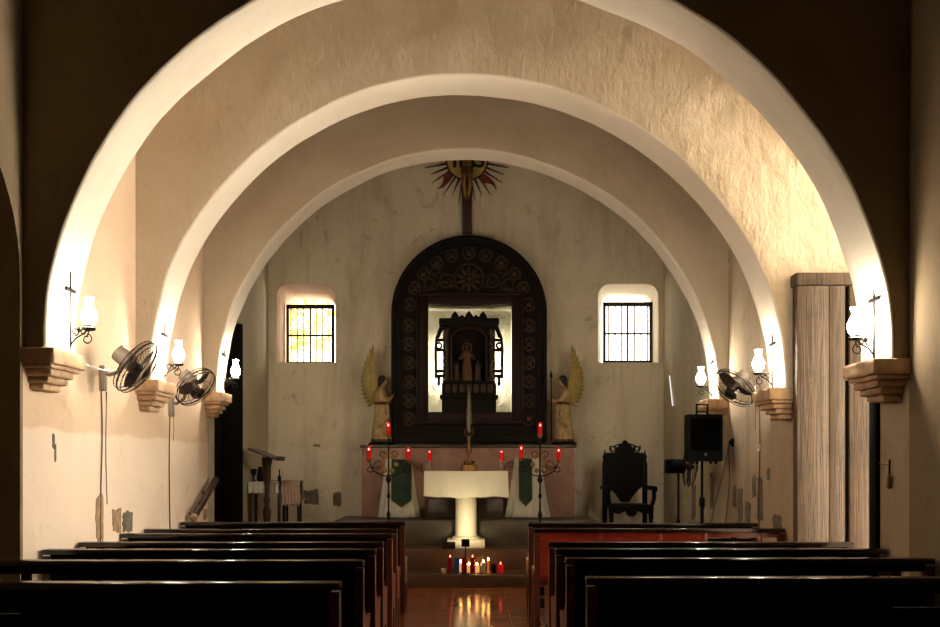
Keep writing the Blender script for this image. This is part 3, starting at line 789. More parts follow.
# back shell with arched recess
sh = MB().box((-26 * K, -.06, tz(383)), (26 * K, .22, tz(322))).build('shell', 'altar_wood', tb, smooth=False)
zr0, zr1 = tz(381), tz(340)
carve(sh, MB().prism([(-17 * K, zr0), (17 * K, zr0), (17 * K, zr1)] + arc(0, zr1, 17 * K, 11 * K, 0, PI, 16)[1:-1] + [(-17 * K, zr1)], -.2, .14))
MB().tube([(-17.5 * K, -.07, zr0)] + [(x, -.07, z) for x, z in arc(0, zr1, 17.5 * K, 11.5 * K, PI, 0, 20)] + [(17.5 * K, -.07, zr0)], .018, 6).build('arch_moulding', 'gilt_dark', tb)
for s_ in (-1, 1):
    x = s_ * 22 * K; mb = MB(); mb.lathe([(.05, zr0), (.05, zr0 + .04), (.032, zr0 + .06), (.03, tz(338)), (.05, tz(336)), (.055, tz(331))], (x, -.10, 0), 14)
    hx = []
    for q in range(60):
        a = q * .55; hx.append((x + .032 * math.cos(a), -.10 + .032 * math.sin(a), zr0 + .07 + (tz(340) - zr0 - .07) * q / 59))
    mb.tube(hx, .011, 5); mb.build('twisted_column', 'gilt_dark', tb)
    # pierced side wing
    wg = MB(); x0, x1 = s_ * 26 * K, s_ * 33.5 * K
    mid = s_ * 30.2 * K
    wg.tube([(s_ * 33 * K, 0, tz(378)), (s_ * 33.4 * K, 0, tz(350)), (s_ * 32.5 * K, 0, tz(338)), (s_ * 28 * K, 0, tz(326))], .022, 8)
    for py in (376, 371, 350, 340): wg.box((min(x0, x1), -.03, tz(py + 1.4)), (max(x0, x1), .03, tz(py - 1.4)), bev=.006)
    wg.ring((mid, 0, tz(345.5)), .045, .016, 'y', 16, 6)
    wg.tube([(mid, 0, tz(x)) for x in (386, 384, 380, 376)], [.01, .03, .02, .035], 8)
    for q in range(5): wg.ball((s_ * (31 - 1.2 * q) * K, 0, tz(336 - 2.6 * q)), .035, (1, .5, 1), 8)
    wg.build('pierced_wing', 'altar_wood', tb)
    MB().ball((s_ * 21.5 * K, -.09, tz(332)), .05, (1, .6, 1.5), 10).build('cherub_boss', 'gilt_dark', tb)
cn = MB().box((-30 * K, -.14, tz(325.5)), (30 * K, .22, tz(319)), bev=.02).box((-28 * K, -.11, tz(328)), (28 * K, .2, tz(324)), bev=.01)
cn.build('cornice', 'altar_wood', tb)
cr = MB()
for x, hgt in ((-14, 9), (-7, 5), (0, 9.5), (7, 5), (14, 9)):
    cr.prism([((x - 5) * K, tz(320)), ((x + 5) * K, tz(320)), ((x + 3.2) * K, tz(320 - hgt * .55)), (x * K, tz(320 - hgt)), ((x - 3.2) * K, tz(320 - hgt * .55))], -.04, .06)
cr.build('crest', 'altar_wood', tb)
# saint statue and two small kneeling angels inside it
def figure(mb, h, w=1.0, lean=0):
    """standing robed figure, height h, as overlapping lofts that are fused into one surface"""
    prof = [(.17, 0), (.165, .05), (.145, .25), (.125, .45), (.118, .58), (.13, .70), (.135, .76), (.10, .815), (.045, .845), (.04, .87)]
    mb.lathe([(r * h * w, z * h) for r, z in prof], (0, 0, 0), 20, 1, .78)
    mb.ball((0, -.004 * h, .925 * h), .066 * h, (.86, 1.0, 1.15), 14)
    mb.ball((0, -.066 * h, .915 * h), .012 * h, (.8, 1.2, 1.5), 6)
    mb.ball((0, -.045 * h, .875 * h), .022 * h, (1, 1, .8), 6)
    for k in range(9):          # robe folds
        a = 2 * PI * k / 9; mb.tube([(.155 * h * w * math.cos(a), .12 * h * math.sin(a), .01 * h), (.125 * h * w * math.cos(a), .098 * h * math.sin(a), .42 * h), (.10 * h * w * math.cos(a), .08 * h * math.sin(a), .60 * h)], [.025 * h, .018 * h, .008 * h], 6)
st = thing('saint_statue', 'small gilded saint statue standing within the tabernacle arch', 'statue', (TX - .03, TY + .02, 2.47 + zr0))
mb = MB(); figure(mb, .60); mb.tube([(-.07, 0, .44), (-.12, -.05, .36), (-.03, -.10, .37)], [.03, .026, .018], 8); mb.tube([(.07, 0, .44), (.12, -.05, .36), (.03, -.10, .37)], [.03, .026, .018], 8)
unify(mb.build('body', 'gold_robe', st), .008)
MB().ring((0, .02, .555), .075, .008, 'y', 18, 5).build('halo', 'gilt', st)
for k, s_ in enumerate((-1, 1)):
    ks = thing('cherub_statue', 'tiny dull gold cherub beside the saint, on the ' + ('lectern' if s_ < 0 else 'throne') + ' side of the tabernacle', 'statue', (TX - .03 + s_ * .175, TY - .02, 2.47 + zr0), group='cherubs in the tabernacle')
    mb = MB(); figure(mb, .34, 1.2); unify(mb.build('body', 'gilt_dark', ks), .008)
    MB().ball((s_ * .05, .05, .24), .06, (.5, .25, 1.2), 8).build('wing', 'gilt_dark', ks)
# hidden tube lamps that light the niche, standing behind the tabernacle's sides
for s_ in (-1, 1):
    tl = thing('niche_lamp', 'lit tube lamp behind the tabernacle edge, ' + ('lectern' if s_ < 0 else 'throne') + ' side of the niche', 'lamp', (TX + s_ * .36, 15.27, 2.47), group='niche lamps')
    MB().lathe([(.05, 0), (.05, .03), (.02, .04)], (0, 0, 0), 14).build('base', 'white', tl)
    MB().tube([(0, 0, .45), (0, 0, 1.25)], .02, 10).build('tube', 'tube', tl)
    MB().tube([(0, 0, .04), (0, 0, .45)], .012, 8).build('stem', 'white', tl)

# ------------------------------------------------------------------ angels on the high altar
def angel(label, x, face, staff=False):
    t = thing('angel_statue', label, 'statue', (x, 14.47, PZ + 1.135), group='angel statues')
    h = 1.04; b0 = .05; f = face
    MB().lathe([(.20, 0), (.20, .03), (.17, .05)], (0, 0, 0), 20, 1, .85).build('base', 'altar_wood', t)
    mb = MB()
    rings = []
    prof = [(0, .155, .13, 0), (.06, .15, .125, 0), (.25, .125, .11, .0), (.45, .115, .11, .015), (.58, .10, .11, .01), (.70, .105, .15, -.01), (.77, .095, .155, -.015), (.82, .06, .09, 0), (.845, .042, .042, .01), (.88, .04, .04, .02)]
    for z, rx, ry, ox in prof:
        ring = []
        for k in range(28):
            a = 2 * PI * k / 28; fold = 1 + .09 * math.cos(a * 9 + z * 5) * max(0, 1 - z / .6)
            ring.append((f * ox * h + rx * h * fold * math.cos(a), ry * h * fold * math.sin(a), b0 + z * h))
        rings.append(ring)
    mb.loft(rings)
    hd = Vector((f * .03 * h, 0, b0 + .93 * h))
    mb.ball(hd, .062 * h, (1.0, .85, 1.15), 16); mb.ball(hd + Vector((f * .062, 0, -.008)), .012, (1.4, .8, 1.2), 8); mb.ball(hd + Vector((f * .045, 0, -.045)), .022, (1, 1, .8), 8)
    mb.ball(hd + Vector((f * .058, 0, -.03)), .010, (1, 1.6, .6), 6)
    for s_ in (-1, 1):
        el = Vector((f * (.03 if not staff or s_ > 0 else .08), s_ * .17, b0 + .60 * h)); hn = Vector((f * .16, s_ * .03, b0 + .66 * h)) if not (staff and s_ < 0) else Vector((f * .19, -.10, b0 + .62 * h))
        mb.tube([(0, s_ * .13, b0 + .775 * h), (f * .01, s_ * .165, b0 + .70 * h), el], [.048, .05, .052], 10)
        mb.tube([el, el.lerp(hn, .6), hn], [.052, .046, .022], 10)
        # palm, four fingers and thumb
        d = (hn - el).normalized()
        if staff and s_ < 0: d = Vector((f * .9, .2, .1)).normalized()
        else: d = Vector((f * .55, -s_ * .15, .85)).normalized()
        for q in range(4): mb.tube([hn, hn + d * .05 + Vector((0, 0, .010 * (q - 1.5))), hn + d * (.085 + .008 * (1.5 - abs(q - 1.5)))], [.013, .010, .008], 6)
        mb.tube([hn, hn + d * .03 + Vector((-f * .02, 0, .02))], [.012, .009], 6)
    # sash swags
    mb.tube([(f * .10, -.12, b0 + .58 * h), (f * .12, -.12, b0 + .38 * h), (-f * .04, -.14, b0 + .22 * h)], [.03, .035, .02], 8)
    unify(mb.build('body', 'robe', t), .011, 2)
    bo_ = t.children[-1]; bo_.data.materials.append(M['skin']); bo_.data.materials.append(M['gold_robe'])
    for p in bo_.data.polygons:
        z_ = (p.center.z - b0) / h
        if z_ > .85 or (f * p.center.x > .135 and z_ > .55): p.material_index = 1
        elif .56 < z_ < .60 or (z_ < .04): p.material_index = 2
    hb = MB(); hb.ball(hd + Vector((-f * .016, 0, .014)), .068 * h, (.98, .98, 1.12), 14); hb.ball(hd + Vector((-f * .045, 0, -.06)), .045 * h, (.8, 1.1, 1.4), 10)
    hb.tube([hd + Vector((f * .03, 0, .06)), hd + Vector((-f * .0, .05, .02)), hd + Vector((-f * .03, .055, -.06))], .02, 6); hb.tube([hd + Vector((f * .03, 0, .06)), hd + Vector((-f * .0, -.05, .02)), hd + Vector((-f * .03, -.055, -.06))], .02, 6)
    unify(hb.build('hair', 'hair', t), .010, 1)
    for s_ in (-1, 1):
        wb_ = MB(); sh = 0 if s_ < 0 else .06
        for k in range(13):       # long overlapping feathers
            u = k / 12
            root = Vector((-f * (.075 + .02 * u), s_ * .05, b0 + (.80 - .16 * u) * h))
            end = Vector((-f * (.08 + sh + .20 * math.sin(PI * min(1, .04 + u * .86)) ** .8), s_ * (.09 + .02 * u), b0 + (1.47 - .90 * u ** .85) * h - sh * .5))
            out = Vector((-f * .05 * (1 - u), 0, .03)); mid = root.lerp(end, .5) + out
            wb_.tube([root, root.lerp(mid, .6), mid, mid.lerp(end, .6), end], [.03, .036, .036, .028, .005], 6)
        for k in range(4): wb_.ball((-f * (.085 + .012 * k), s_ * .06, b0 + (.66 + .07 * k) * h), .045, (1, .4, 1.2), 8)
        w_ = wb_.build('wing', 'wing', t)
        for v in w_.data.vertices: v.co.y = s_ * .07 + (v.co.y - s_ * .07) * .45
    return t
xl = P(381, 438, 14.47).x; xr = P(564, 438, 14.47).x
angel('winged angel statue praying in cream robe, on the pink altar end towards the lectern', xl, 1)
ag = angel('winged angel statue holding a thin staff, on the pink altar end towards the throne', xr, -1, True)
sf = thing('staff', 'thin dark staff with pointed head held by the angel near the throne', 'staff', (xr - .205, 14.35, PZ + 1.19))
MB().tube([(0, 0, 0), (-.01, 0, 1.0)], .009, 6).build('shaft', 'altar_wood', sf)
MB().lathe([(.006, 0), (.022, .03), (.016, .07), (.003, .12)], (-.01, 0, .99), 10).build('spearhead', 'altar_wood', sf)

# ------------------------------------------------------------------ crucifix and sunburst on the back wall
sx_, sz_ = P(467, 159.5, 14.78).x, H + 305.5 * 14.78 / F
sb = thing('sunburst_emblem', 'gold sunburst disc with black lettering and dark rays, high on the back wall', 'emblem', (sx_, 14.783, sz_))
MB().lathe([(.325, 0), (.325, .012), (.31, .016)], (0, .015, 0), 48, mat=Matrix.Rotation(PI / 2, 3, 'X')).build('gold_disc', 'sun_gold', sb)
MB().ring((0, 0, 0), .335, .014, 'y', 48, 6).build('disc_rim', 'ray', sb)
for k in range(32):
    a = 2 * PI * k / 32 + PI / 32 * 0
    deg = round(math.degrees(a)) % 360
    if k % 8 == 4 or k % 16 == 0:
        L = .36 if k % 8 == 4 else .28; pts = []
        n = 12
        lf_, rt = [], []
        for i in range(n + 1):
            u = i / n; w_ = (.026 + .042 * math.sin(PI * u / .55) if u < .5 else (.026 + .042 * math.sin(PI * .5 / .55)) * ((1 - u) / .5) ** 1.3) + .002; o_ = .022 * math.sin(u * 2.2 * PI)
            lf_.append((-w_ + o_, .33 + L * u)); rt.append((w_ + o_, .33 + L * u))
        mb = MB().prism(lf_ + rt[::-1], -.006, .012); mt = 'ray_red'
    else:
        L = .36 if k % 2 else .30
        mb = MB().prism([(-.016, .33), (.016, .33), (.003, .33 + L), (-.003, .33 + L)], -.004, .012); mt = 'ray'
    mb.build('ray', mt, sb, smooth=False, xf=Matrix.Rotation(a, 4, 'Y'))
def text_mesh(body, size, ext, name, mat, parent, loc):
    cu = bpy.data.curves.new(name, 'FONT'); cu.body = body; cu.size = size; cu.extrude = ext; cu.align_x = 'CENTER'; cu.space_character = 1.0; cu.offset = .006
    o_ = bpy.data.objects.new(name + '_src', cu); COL.objects.link(o_); bpy.context.view_layer.update()
    me = bpy.data.meshes.new_from_object(o_.evaluated_get(bpy.context.evaluated_depsgraph_get())); bpy.data.objects.remove(o_)
    me.transform(Matrix.Translation(loc) @ Matrix.Rotation(PI / 2, 4, 'X') @ Matrix.Diagonal((1.1, 1, 1, 1)))
    me.materials.clear(); me.materials.append(M[mat]); r = bpy.data.objects.new(name, me); COL.objects.link(r); r.parent = parent
    return r
for ch, ox in (('I', -.20), ('H', 0), ('S', .20)): text_mesh(ch, .36, .006, 'letter', 'letter', sb, (ox, -.012, -.125))
cz0 = H - (233 - VY) * 14.7 / F
cf = thing('crucifix', 'dark wooden crucifix with gold figure in front of the sunburst', 'crucifix', (P(467, 200, 14.75).x, 14.755, cz0))
MB().box((-.08, -.03, 0), (.08, .04, 1.72), bev=.008).build('post', 'cross', cf)
MB().box((-.50, -.028, 1.30), (.50, .035, 1.44), bev=.008).build('crossbar', 'cross', cf)
mb = MB()
mb.loft([[(rx * math.cos(a) + ox, -.09 + ry * math.sin(a), z) for a in (2 * PI * k / 16 for k in range(16))] for z, rx, ry, ox in ((.98, .075, .06, 0), (1.02, .085, .065, 0), (1.12, .07, .05, 0), (1.22, .085, .055, 0), (1.32, .10, .055, 0), (1.36, .05, .04, 0))])
mb.ball((.01, -.12, 1.45), .06, (.85, 1, 1.15), 12); mb.tube([(0, -.09, 1.34), (.005, -.10, 1.42)], .03, 8)
for s_ in (-1, 1):
    mb.tube([(s_ * .08, -.09, 1.32), (s_ * .24, -.07, 1.38), (s_ * .42, -.05, 1.42)], [.032, .026, .018], 8)
    for q in range(4): mb.tube([(s_ * .42, -.05, 1.42), (s_ * .475, -.06, 1.425 + .012 * (q - 1.5))], [.010, .007], 5)
    mb.tube([(s_ * .045, -.09, 1.0), (s_ * .05, -.13, .80), (s_ * .025, -.08, .60)], [.05, .038, .026], 8); mb.tube([(s_ * .025, -.08, .60), (s_ * .02, -.11, .53)], [.024, .014], 6)
unify(mb.build('figure', 'gilt', cf, label='dull gold figure with outstretched arms'), .010, 2)
lc = MB().lathe([(.085, .90), (.10, .95), (.098, 1.03), (.085, 1.05)], (0, -.09, 0), 16, 1, .75); lc.build('loincloth', 'gold_robe', cf)

# ------------------------------------------------------------------ candelabra and draped stands
def candelabrum(label, px, Y, pys, pxs):
    base = P(px, 520, Y); t = thing('candelabrum', label, 'candelabrum', (base.x, Y, SZ), group='standing iron candelabra')
    def loc(x, y): p = P(x, y, Y); return Vector((p.x - base.x, 0, p.z - SZ))
    top = loc(px, pys[0] + 6)
    MB().lathe([(.02, 0), (.02, .1), (.014, .12), (.013, .30), (.03, .33), (.014, .36), (.013, .42), (.034, .47), (.014, .53), (.012, .70), (.03, .74), (.014, .78), (.012, .92), (.042, .97), (.026, 1.03), (.013, 1.06), (.012, top.z - .1), (.02, top.z - .06), (.012, top.z)], (0, 0, 0), 12).build('stem', 'iron', t)
    for k in range(3):
        a = 2 * PI * k / 3 + PI / 2; MB().tube([(0, 0, .16), (.09 * math.cos(a), .09 * math.sin(a), .12), (.17 * math.cos(a), .17 * math.sin(a), .015)], .013, 6).build('foot', 'iron', t)
    for i, (x, y) in enumerate(zip(pxs, pys)):
        q = loc(x, y + 3)
        if i:
            s_ = 1 if q.x > 0 else -1; w_ = abs(q.x)
            mb = MB().tube([(0, 0, 1.03), (s_ * w_ * .35, 0, 1.04), (s_ * w_ * .75, 0, 1.10), (q.x, 0, q.z - .03)], .009, 6)
            mb.tube([(s_ * a_, 0, c_) for a_, _, c_ in scroll(w_ * .5, 1.19, .075, -PI / 2, 1.2)], .007, 6)
            mb.tube([(s_ * a_, 0, c_) for a_, _, c_ in scroll(w_ * .95, 1.13, .055, PI / 2, 1.2)], .007, 6)
            mb.tube([(s_ * a_, 0, c_) for a_, _, c_ in scroll(w_ * .3, 1.34, .06, -PI / 2, -1.2)], .006, 6)
            ab = mb.build('scroll_arm', 'iron', t)
            for (lx, lz) in ((.38, 1.30), (.18, 1.21), (.2, 1.42)):
                MB().ball((s_ * w_ * lx, -.015, lz - .1), .034, (1, .35, 1.1), 8).build('gilt_leaf', 'gilt', ab)
        MB().lathe([(.012, -.05), (.038, -.02), (.045, 0), (.04, .006)], q, 14).build('drip_pan', 'gilt', t)
        cg = MB().lathe([(.026, .005), (.033, .02), (.033, .16), (.030, .185)], q, 16).build('candle_glass', 'red_lit', t, label='red candle glass')
        MB().ball(q + Vector((0, -.030, .14)), .013, (1, .5, 1.4), 8).build('flame', 'red_flame', cg)
candelabrum('tall iron candelabrum with three red candles, beside the angel praying in cream', 388.5, 13.22, (432, 456, 457), (388.5, 369, 408.5))
candelabrum('tall iron candelabrum with three red candles, beside the angel with the staff', 540, 13.22, (432, 455, 457), (540, 521, 558.5))

def draped(label, px, w0, w1, ytop, side, group):
    b = P(px, 516, 14.10); t = thing('draped_stand', label, 'stand', (b.x, 14.10, PZ), group=group)
    zt = H - (ytop - VY) * 14.12 / F - PZ; rings = []
    for j in range(9):
        v = j / 8; z = zt * (1 - v) + .02 * v; w = (w0 + (w1 - w0) * v ** 1.1) / 2; d = .11 + .07 * v; ring = []
        for k in range(64):
            a = 2 * PI * k / 64; fo = 1 + .07 * v * math.cos(a * 9 + side) + .03 * v * math.cos(a * 17)
            c, s_ = math.cos(a), math.sin(a); e = 2.6
            ring.append(Vector((w * math.copysign(abs(c) ** (2 / e), c) * fo, d * math.copysign(abs(s_) ** (2 / e), s_) * fo, z)))
        rings.append(ring)
    MB().loft(rings).build('white_cover', 'white_cloth', t, ang=80)
    for s_ in (-1, 1): MB().box((s_ * w1 * .3 - .02, -.02, 0), (s_ * w1 * .3 + .02, .02, .1)).build('leg', 'altar_wood', t)
    return b
draped('white-draped stand carrying a green banner, beside the candelabrum near the lectern', 398.5, .40, .62, 459, 0, 'draped stands')
draped('white-draped stand carrying a green banner, beside the candelabrum near the throne', 527.5, .40, .66, 458, 1, 'draped stands')
def banner(label, x0, x1, y0, y1, Y):
    a, b = P(x0, y0, Y), P(x1, y1, Y); w = b.x - a.x; hgt = a.z - b.z; lean = -.085
    t = thing('green_banner', label, 'banner', ((a.x + b.x) / 2, Y, b.z), group='green banners'); t.rotation_euler = (lean, 0, 0)
    def strip(name, wd, zlo, zhi, pt, y0_, y1_, mat):
        mb = MB(); F_, B_ = [], []; n = 14
        poly = [(-wd / 2, zhi), (wd / 2, zhi)] + [(wd / 2, zhi - (zhi - pt) * k / n) for k in range(1, n + 1)] + [(0, zlo)] + [(-wd / 2, zhi - (zhi - pt) * k / n) for k in range(n, 0, -1)]
        mb.prism(poly, y0_, y1_); return mb.build(name, mat, t)
    ck = strip('cloth', w, 0.02, hgt, .12, 0, .012, 'green')
    strip('gold_lining', w + .02, 0, hgt - .01, .115, .012, .018, 'gilt')
    mb = MB()
    for k in range(4): mb.ring((0, -.002, hgt * (.3 + .17 * k)), .04, .006, 'y', 14, 4)
    mb.build('embroidery', 'gilt_dark', ck)
banner('green pointed banner with gold edge on the draped stand near the lectern', 391.5, 411, 459, 508, 13.885)
banner('green pointed banner with gold edge on the draped stand near the throne', 519.5, 532, 458, 507, 13.885)

# ------------------------------------------------------------------ throne, speaker, pedestal fan
def throne():
    Y = 13.75; k = Y / F; c = P(626, 512, Y); t = thing('throne', 'dark carved throne chair with scrolled crest against the back wall', 'chair', (c.x + .04, Y, SZ))
    def zz(py): return H - (py - VY) * k - SZ
    def xx(px): return (px - 626) * k
    seat = zz(504)
    for s_ in (-1, 1):
        x = s_ * 20.5 * k
        MB().box((x - .035, .30, 0), (x + .035, .37, zz(462)), bev=.01).lathe([(.035, zz(462)), (.02, zz(460)), (.036, zz(457)), (.02, zz(454)), (.012, zz(452)), (.003, zz(449))], (x, .335, 0), 12).build('back_post', 'throne', t)
        MB().lathe([(.045, 0), (.05, .05), (.03, .10), (.048, .2), (.03, .3), (.042, seat - .08), (.042, seat)], (s_ * 19.5 * k, -.20, 0), 12).build('front_leg', 'throne', t)
        xo = s_ * 22.6 * k
        ar_ = MB().box((xo - .04, -.26, zz(490)), (xo + .04, .33, zz(486)), bev=.014); ar_.ball((xo, -.25, zz(489)), .045, (1, 1, 1), 10)
        ar_.tube([(s_ * 21 * k, -.2, seat), (xo, -.22, seat + .1), (xo, -.2, zz(490))], .03, 8)
        ar_.build('armrest', 'throne', t)
    # back panel with a deep pointed lower edge and scalloped crest
    pl_ = [(xx(606), zz(486)), (xx(612), zz(490)), (xx(618), zz(497)), (xx(622), zz(503)), (xx(630), zz(503)), (xx(634), zz(497)), (xx(640), zz(490)), (xx(646), zz(486)), (xx(646), zz(458)), (xx(641), zz(452)), (xx(636), zz(452)), (xx(633), zz(446)), (xx(629), zz(443)), (xx(626), zz(441.5)), (xx(623), zz(443)), (xx(619), zz(446)), (xx(616), zz(452)), (xx(611), zz(452)), (xx(606), zz(458))]
    MB().prism(pl_, .31, .36).build('backrest', 'throne', t)
    cr_ = MB()
    for s_ in (-1, 1):
        for (a_, py, r, a0, tn) in ((7, 447.5, .055, 0, 1.1), (12.5, 449, .05, 0, 1.1), (4, 445, .03, 0, 1)):
            cr_.tube([(s_ * (a_ * k + q[0]), .32, zz(py) + q[2]) for q in scroll(0, 0, r, a0, tn)], .011, 6)
        for a_ in (9, 14): cr_.tube([(s_ * a_ * k, .32, zz(451)), (s_ * (a_ + 2) * k, .32, zz(445))], [.02, .006], 6)
        cr_.ball((s_ * 17.5 * k, .33, zz(457)), .035, (1, .5, 2.2), 8)
    cr_.ball((0, .32, zz(443)), .05, (1, .6, 1), 10); cr_.build('carved_crest', 'throne', t)
    MB().box((xx(606), -.24, seat - .07), (xx(646), .32, seat), bev=.015).build('seat', 'throne', t)
    sc = [(xx(606), seat - .04)] + [(xx(606) + (xx(646) - xx(606)) * q / 20, seat - .09 - .05 * abs(math.sin(q * PI / 6.67)) - (.04 if 7 < q < 13 else 0)) for q in range(21)] + [(xx(646), seat - .04)]
    MB().prism(sc, -.245, -.21).build('apron', 'throne', t)
    MB().tube([(-19 * k, .3, .18), (19 * k, .3, .18)], .02, 8).build('stretcher', 'throne', t)
throne()

SY = 10.8; sx0 = P(702, 440, SY).x
stn = thing('speaker_stand', 'black tripod stand under the loudspeaker, rising behind the pews', 'stand', (sx0, SY, 0))
MB().tube([(0, 0, .25), (0, 0, 1.25)], .02, 10).build('lower_tube', 'black', stn); MB().tube([(0, 0, 1.2), (0, 0, 1.69)], .015, 10).build('upper_tube', 'black', stn)
MB().lathe([(.03, 1.16), (.034, 1.18), (.034, 1.25), (.026, 1.27)], (0, 0, 0), 12).build('clamp_collar', 'black', stn)
for k in range(3):
    a = 2 * PI * k / 3 + PI / 2; lg = MB().tube([(.02 * math.cos(a), .02 * math.sin(a), .62), (.30 * math.cos(a), .30 * math.sin(a), .02)], .012, 8).build('leg', 'black', stn)
    MB().ball((.30 * math.cos(a), .30 * math.sin(a), .02), .02, (1, 1, 1), 8).build('rubber_foot', 'black', lg)
    MB().tube([(0, 0, .3), (.16 * math.cos(a), .16 * math.sin(a), .32)], .007, 6).build('brace', 'black', stn)
zs0 = H; spz = H - (464 - VY) * SY / F
sp = thing('loudspeaker', 'black loudspeaker cabinet with a carrying handle, raised on the tripod stand', 'loudspeaker', (sx0, SY, spz))
k = SY / F; hw = 17 * k; hh = 49 * k
cb = MB(); cb.loft([[Vector((x * s_, y, z)) for x, y in ((-hw, -.16), (hw, -.16), (hw, .04), (hw * .6, .2), (-hw * .6, .2), (-hw, .04))] for z, s_ in ((.03, .97), (.05, 1), (hh - .03, 1), (hh, .97))])
cb.build('cabinet', 'black', sp, ang=25)
MB().box((-hw + .03, -.172, .16), (hw - .03, -.155, hh - .05), bev=.012).build('grille', 'mesh', sp)
MB().prism([(-.022, .10), (.022, .10), (0, .135)], -.168, -.158).build('badge', 'fan_grey', sp)
MB().tube([(-5.5 * k, 0, hh - .01), (-5.5 * k, 0, hh + .125), (5.5 * k, 0, hh + .125), (5.5 * k, 0, hh - .01)], .014, 8).tube([(-5.5 * k, 0, hh + .04), (5.5 * k, 0, hh + .04)], .009, 6).build('carrying_handle', 'black', sp)
for x in (-.13, -.08, .08, .14): MB().lathe([(.016, 0), (.018, .035)], (x, -.08, 0), 8).build('rubber_foot', 'black', sp)

fY = 11.6; fx = P(684, 500, fY).x
pf = thing('pedestal_fan', 'black pedestal fan seen nearly edge-on, half behind the loudspeaker', 'fan', (fx, fY, 0))
ctr = Vector((.055, -.05, H - (467 - VY) * fY / F))
fan_head(pf, ctr, (.93, -.16, -.05), .25, 'black')
MB().box((ctr.x - .28, -.03, ctr.z - .08), (ctr.x - .06, .14, ctr.z + .1), bev=.02).build('control_box', 'black', pf)
MB().tube([(-.06, .05, .03), (-.06, .05, ctr.z)], .014, 8).tube([(-.06, .05, .03), (-.06, .05, .95)], .026, 10).build('pole', 'black', pf)
MB().lathe([(.2, 0), (.2, .02), (.05, .05)], (-.06, .05, 0), 20).build('base', 'black', pf)

# ------------------------------------------------------------------ lectern corner
lY = 13.05; lx = P(267, 500, lY).x
le = thing('lectern', 'turned dark wooden lectern with slanted book board near the back corner', 'lectern', (lx, lY, SZ))
MB().lathe([(.21, 0), (.21, .03), (.15, .06), (.06, .10), (.045, .16), (.06, .22), (.035, .30), (.05, .42), (.062, .52), (.035, .62), (.05, .68), (.034, .76), (.036, .9), (.055, 1.0), (.06, 1.15), (.075, 1.25), (.07, 1.3)], (0, 0, 0), 20).build('turned_column', 'brown', le)
a, b = P(252, 449, lY), P(281, 460, lY)
ang = math.atan2(a.z - b.z, b.x - a.x); ln = (b - a).length
mid = (a + b) / 2
rot = Matrix.Rotation(ang, 3, 'Y')
MB().box((mid.x - lx - ln / 2, -.26, mid.z - SZ - .015), (mid.x - lx + ln / 2, .26, mid.z - SZ + .015), rot, .006).build('book_board', 'brown', le)
lp = rot @ Vector((ln / 2 - .01, 0, .03)); c = Vector((mid.x - lx, 0, mid.z - SZ)) + lp
MB().box((c.x - .01, -.26, c.z - .02), (c.x + .01, .26, c.z + .02), rot, .004).build('book_ledge', 'brown', le)

tY = 13.58
ct = thing('credence_table', 'small dark side table in the back corner behind the lectern', 'table', (-2.95, tY, SZ))
tz_ = H - (482 - VY) * tY / F - SZ
MB().box((-.235, -.21, tz_ - .03), (.235, .21, tz_), bev=.006).build('table_top', 'brown', ct)
for x in (-.21, .21):
    for y in (-.18, .18): MB().box((x - .022, y - .022, 0), (x + .022, y + .022, tz_ - .03), bev=.005).build('leg', 'brown', ct)
MB().box((-.2, -.17, tz_ - .12), (.2, -.15, tz_ - .03)).build('apron', 'brown', ct)
def draped_over(x0, x1, dpt, z1, z0, name, mat, loc, label, n=40):
    mb = MB(); prof = []
    for q in range(9): prof.append((-dpt - .012, z0 + (z1 - z0) * q / 8))
    for q in range(1, 9): prof.append((-dpt - .012 + (2 * dpt + .024) * q / 8, z1 + .004))
    for q in range(1, 5): prof.append((dpt + .012, z1 - (z1 - z0) * q / 5))
    V = []
    for i in range(n + 1):
        x = x0 + (x1 - x0) * i / n; row = []
        for j, (y, z) in enumerate(prof):
            hang = max(0, (z1 - z) / max(z1 - z0, .01)); row.append(mb.b.verts.new((x + .012 * math.sin(z * 20) * hang, y - (.014 + .014 * math.sin(i * .9)) * hang * (1 if y < 0 else -1), z + (.012 * math.cos(i * 1.57) if j == 0 else 0))))
        V.append(row)
    for i in range(n):
        for j in range(len(prof) - 1): mb.b.faces.new((V[i][j], V[i + 1][j], V[i + 1][j + 1], V[i][j + 1]))
    o_ = mb.build(name, mat, ang=70); md = o_.modifiers.new('s', 'SOLIDIFY'); md.thickness = .004; md.offset = 1
    o_.location = loc; return tag(o_, label, 'cloth')
draped_over(-.23, .215, .215, tz_, tz_ - .16, 'lace_cloth', 'white_cloth', (-2.95, tY, SZ), 'white lace-edged cloth over the small side table in the corner')
zc1 = H - (481 - VY) * 13.4 / F - SZ
sl = thing('stool', 'dark slim-legged stand under the faded pink cloth beside the corner table', 'stool', (P(292, 500, 13.5).x + .01, 13.5, SZ))
MB().box((-.125, -.12, zc1 - .025), (.125, .12, zc1), bev=.005).build('stand_top', 'brown', sl)
for x in (-.1, .1):
    for y in (-.095, .095): MB().box((x - .014, y - .014, 0), (x + .014, y + .014, zc1 - .025)).build('leg', 'iron', sl)
draped_over(-.135, .135, .125, zc1, zc1 - .36, 'draped_cloth', 'pink_cloth', (P(292, 500, 13.5).x + .01, 13.5, SZ), 'faded pink cloth hanging over the slim stand beside the lectern')
TT = SZ + tz_ + .006
def onT(px): return P(px, 481, tY).x
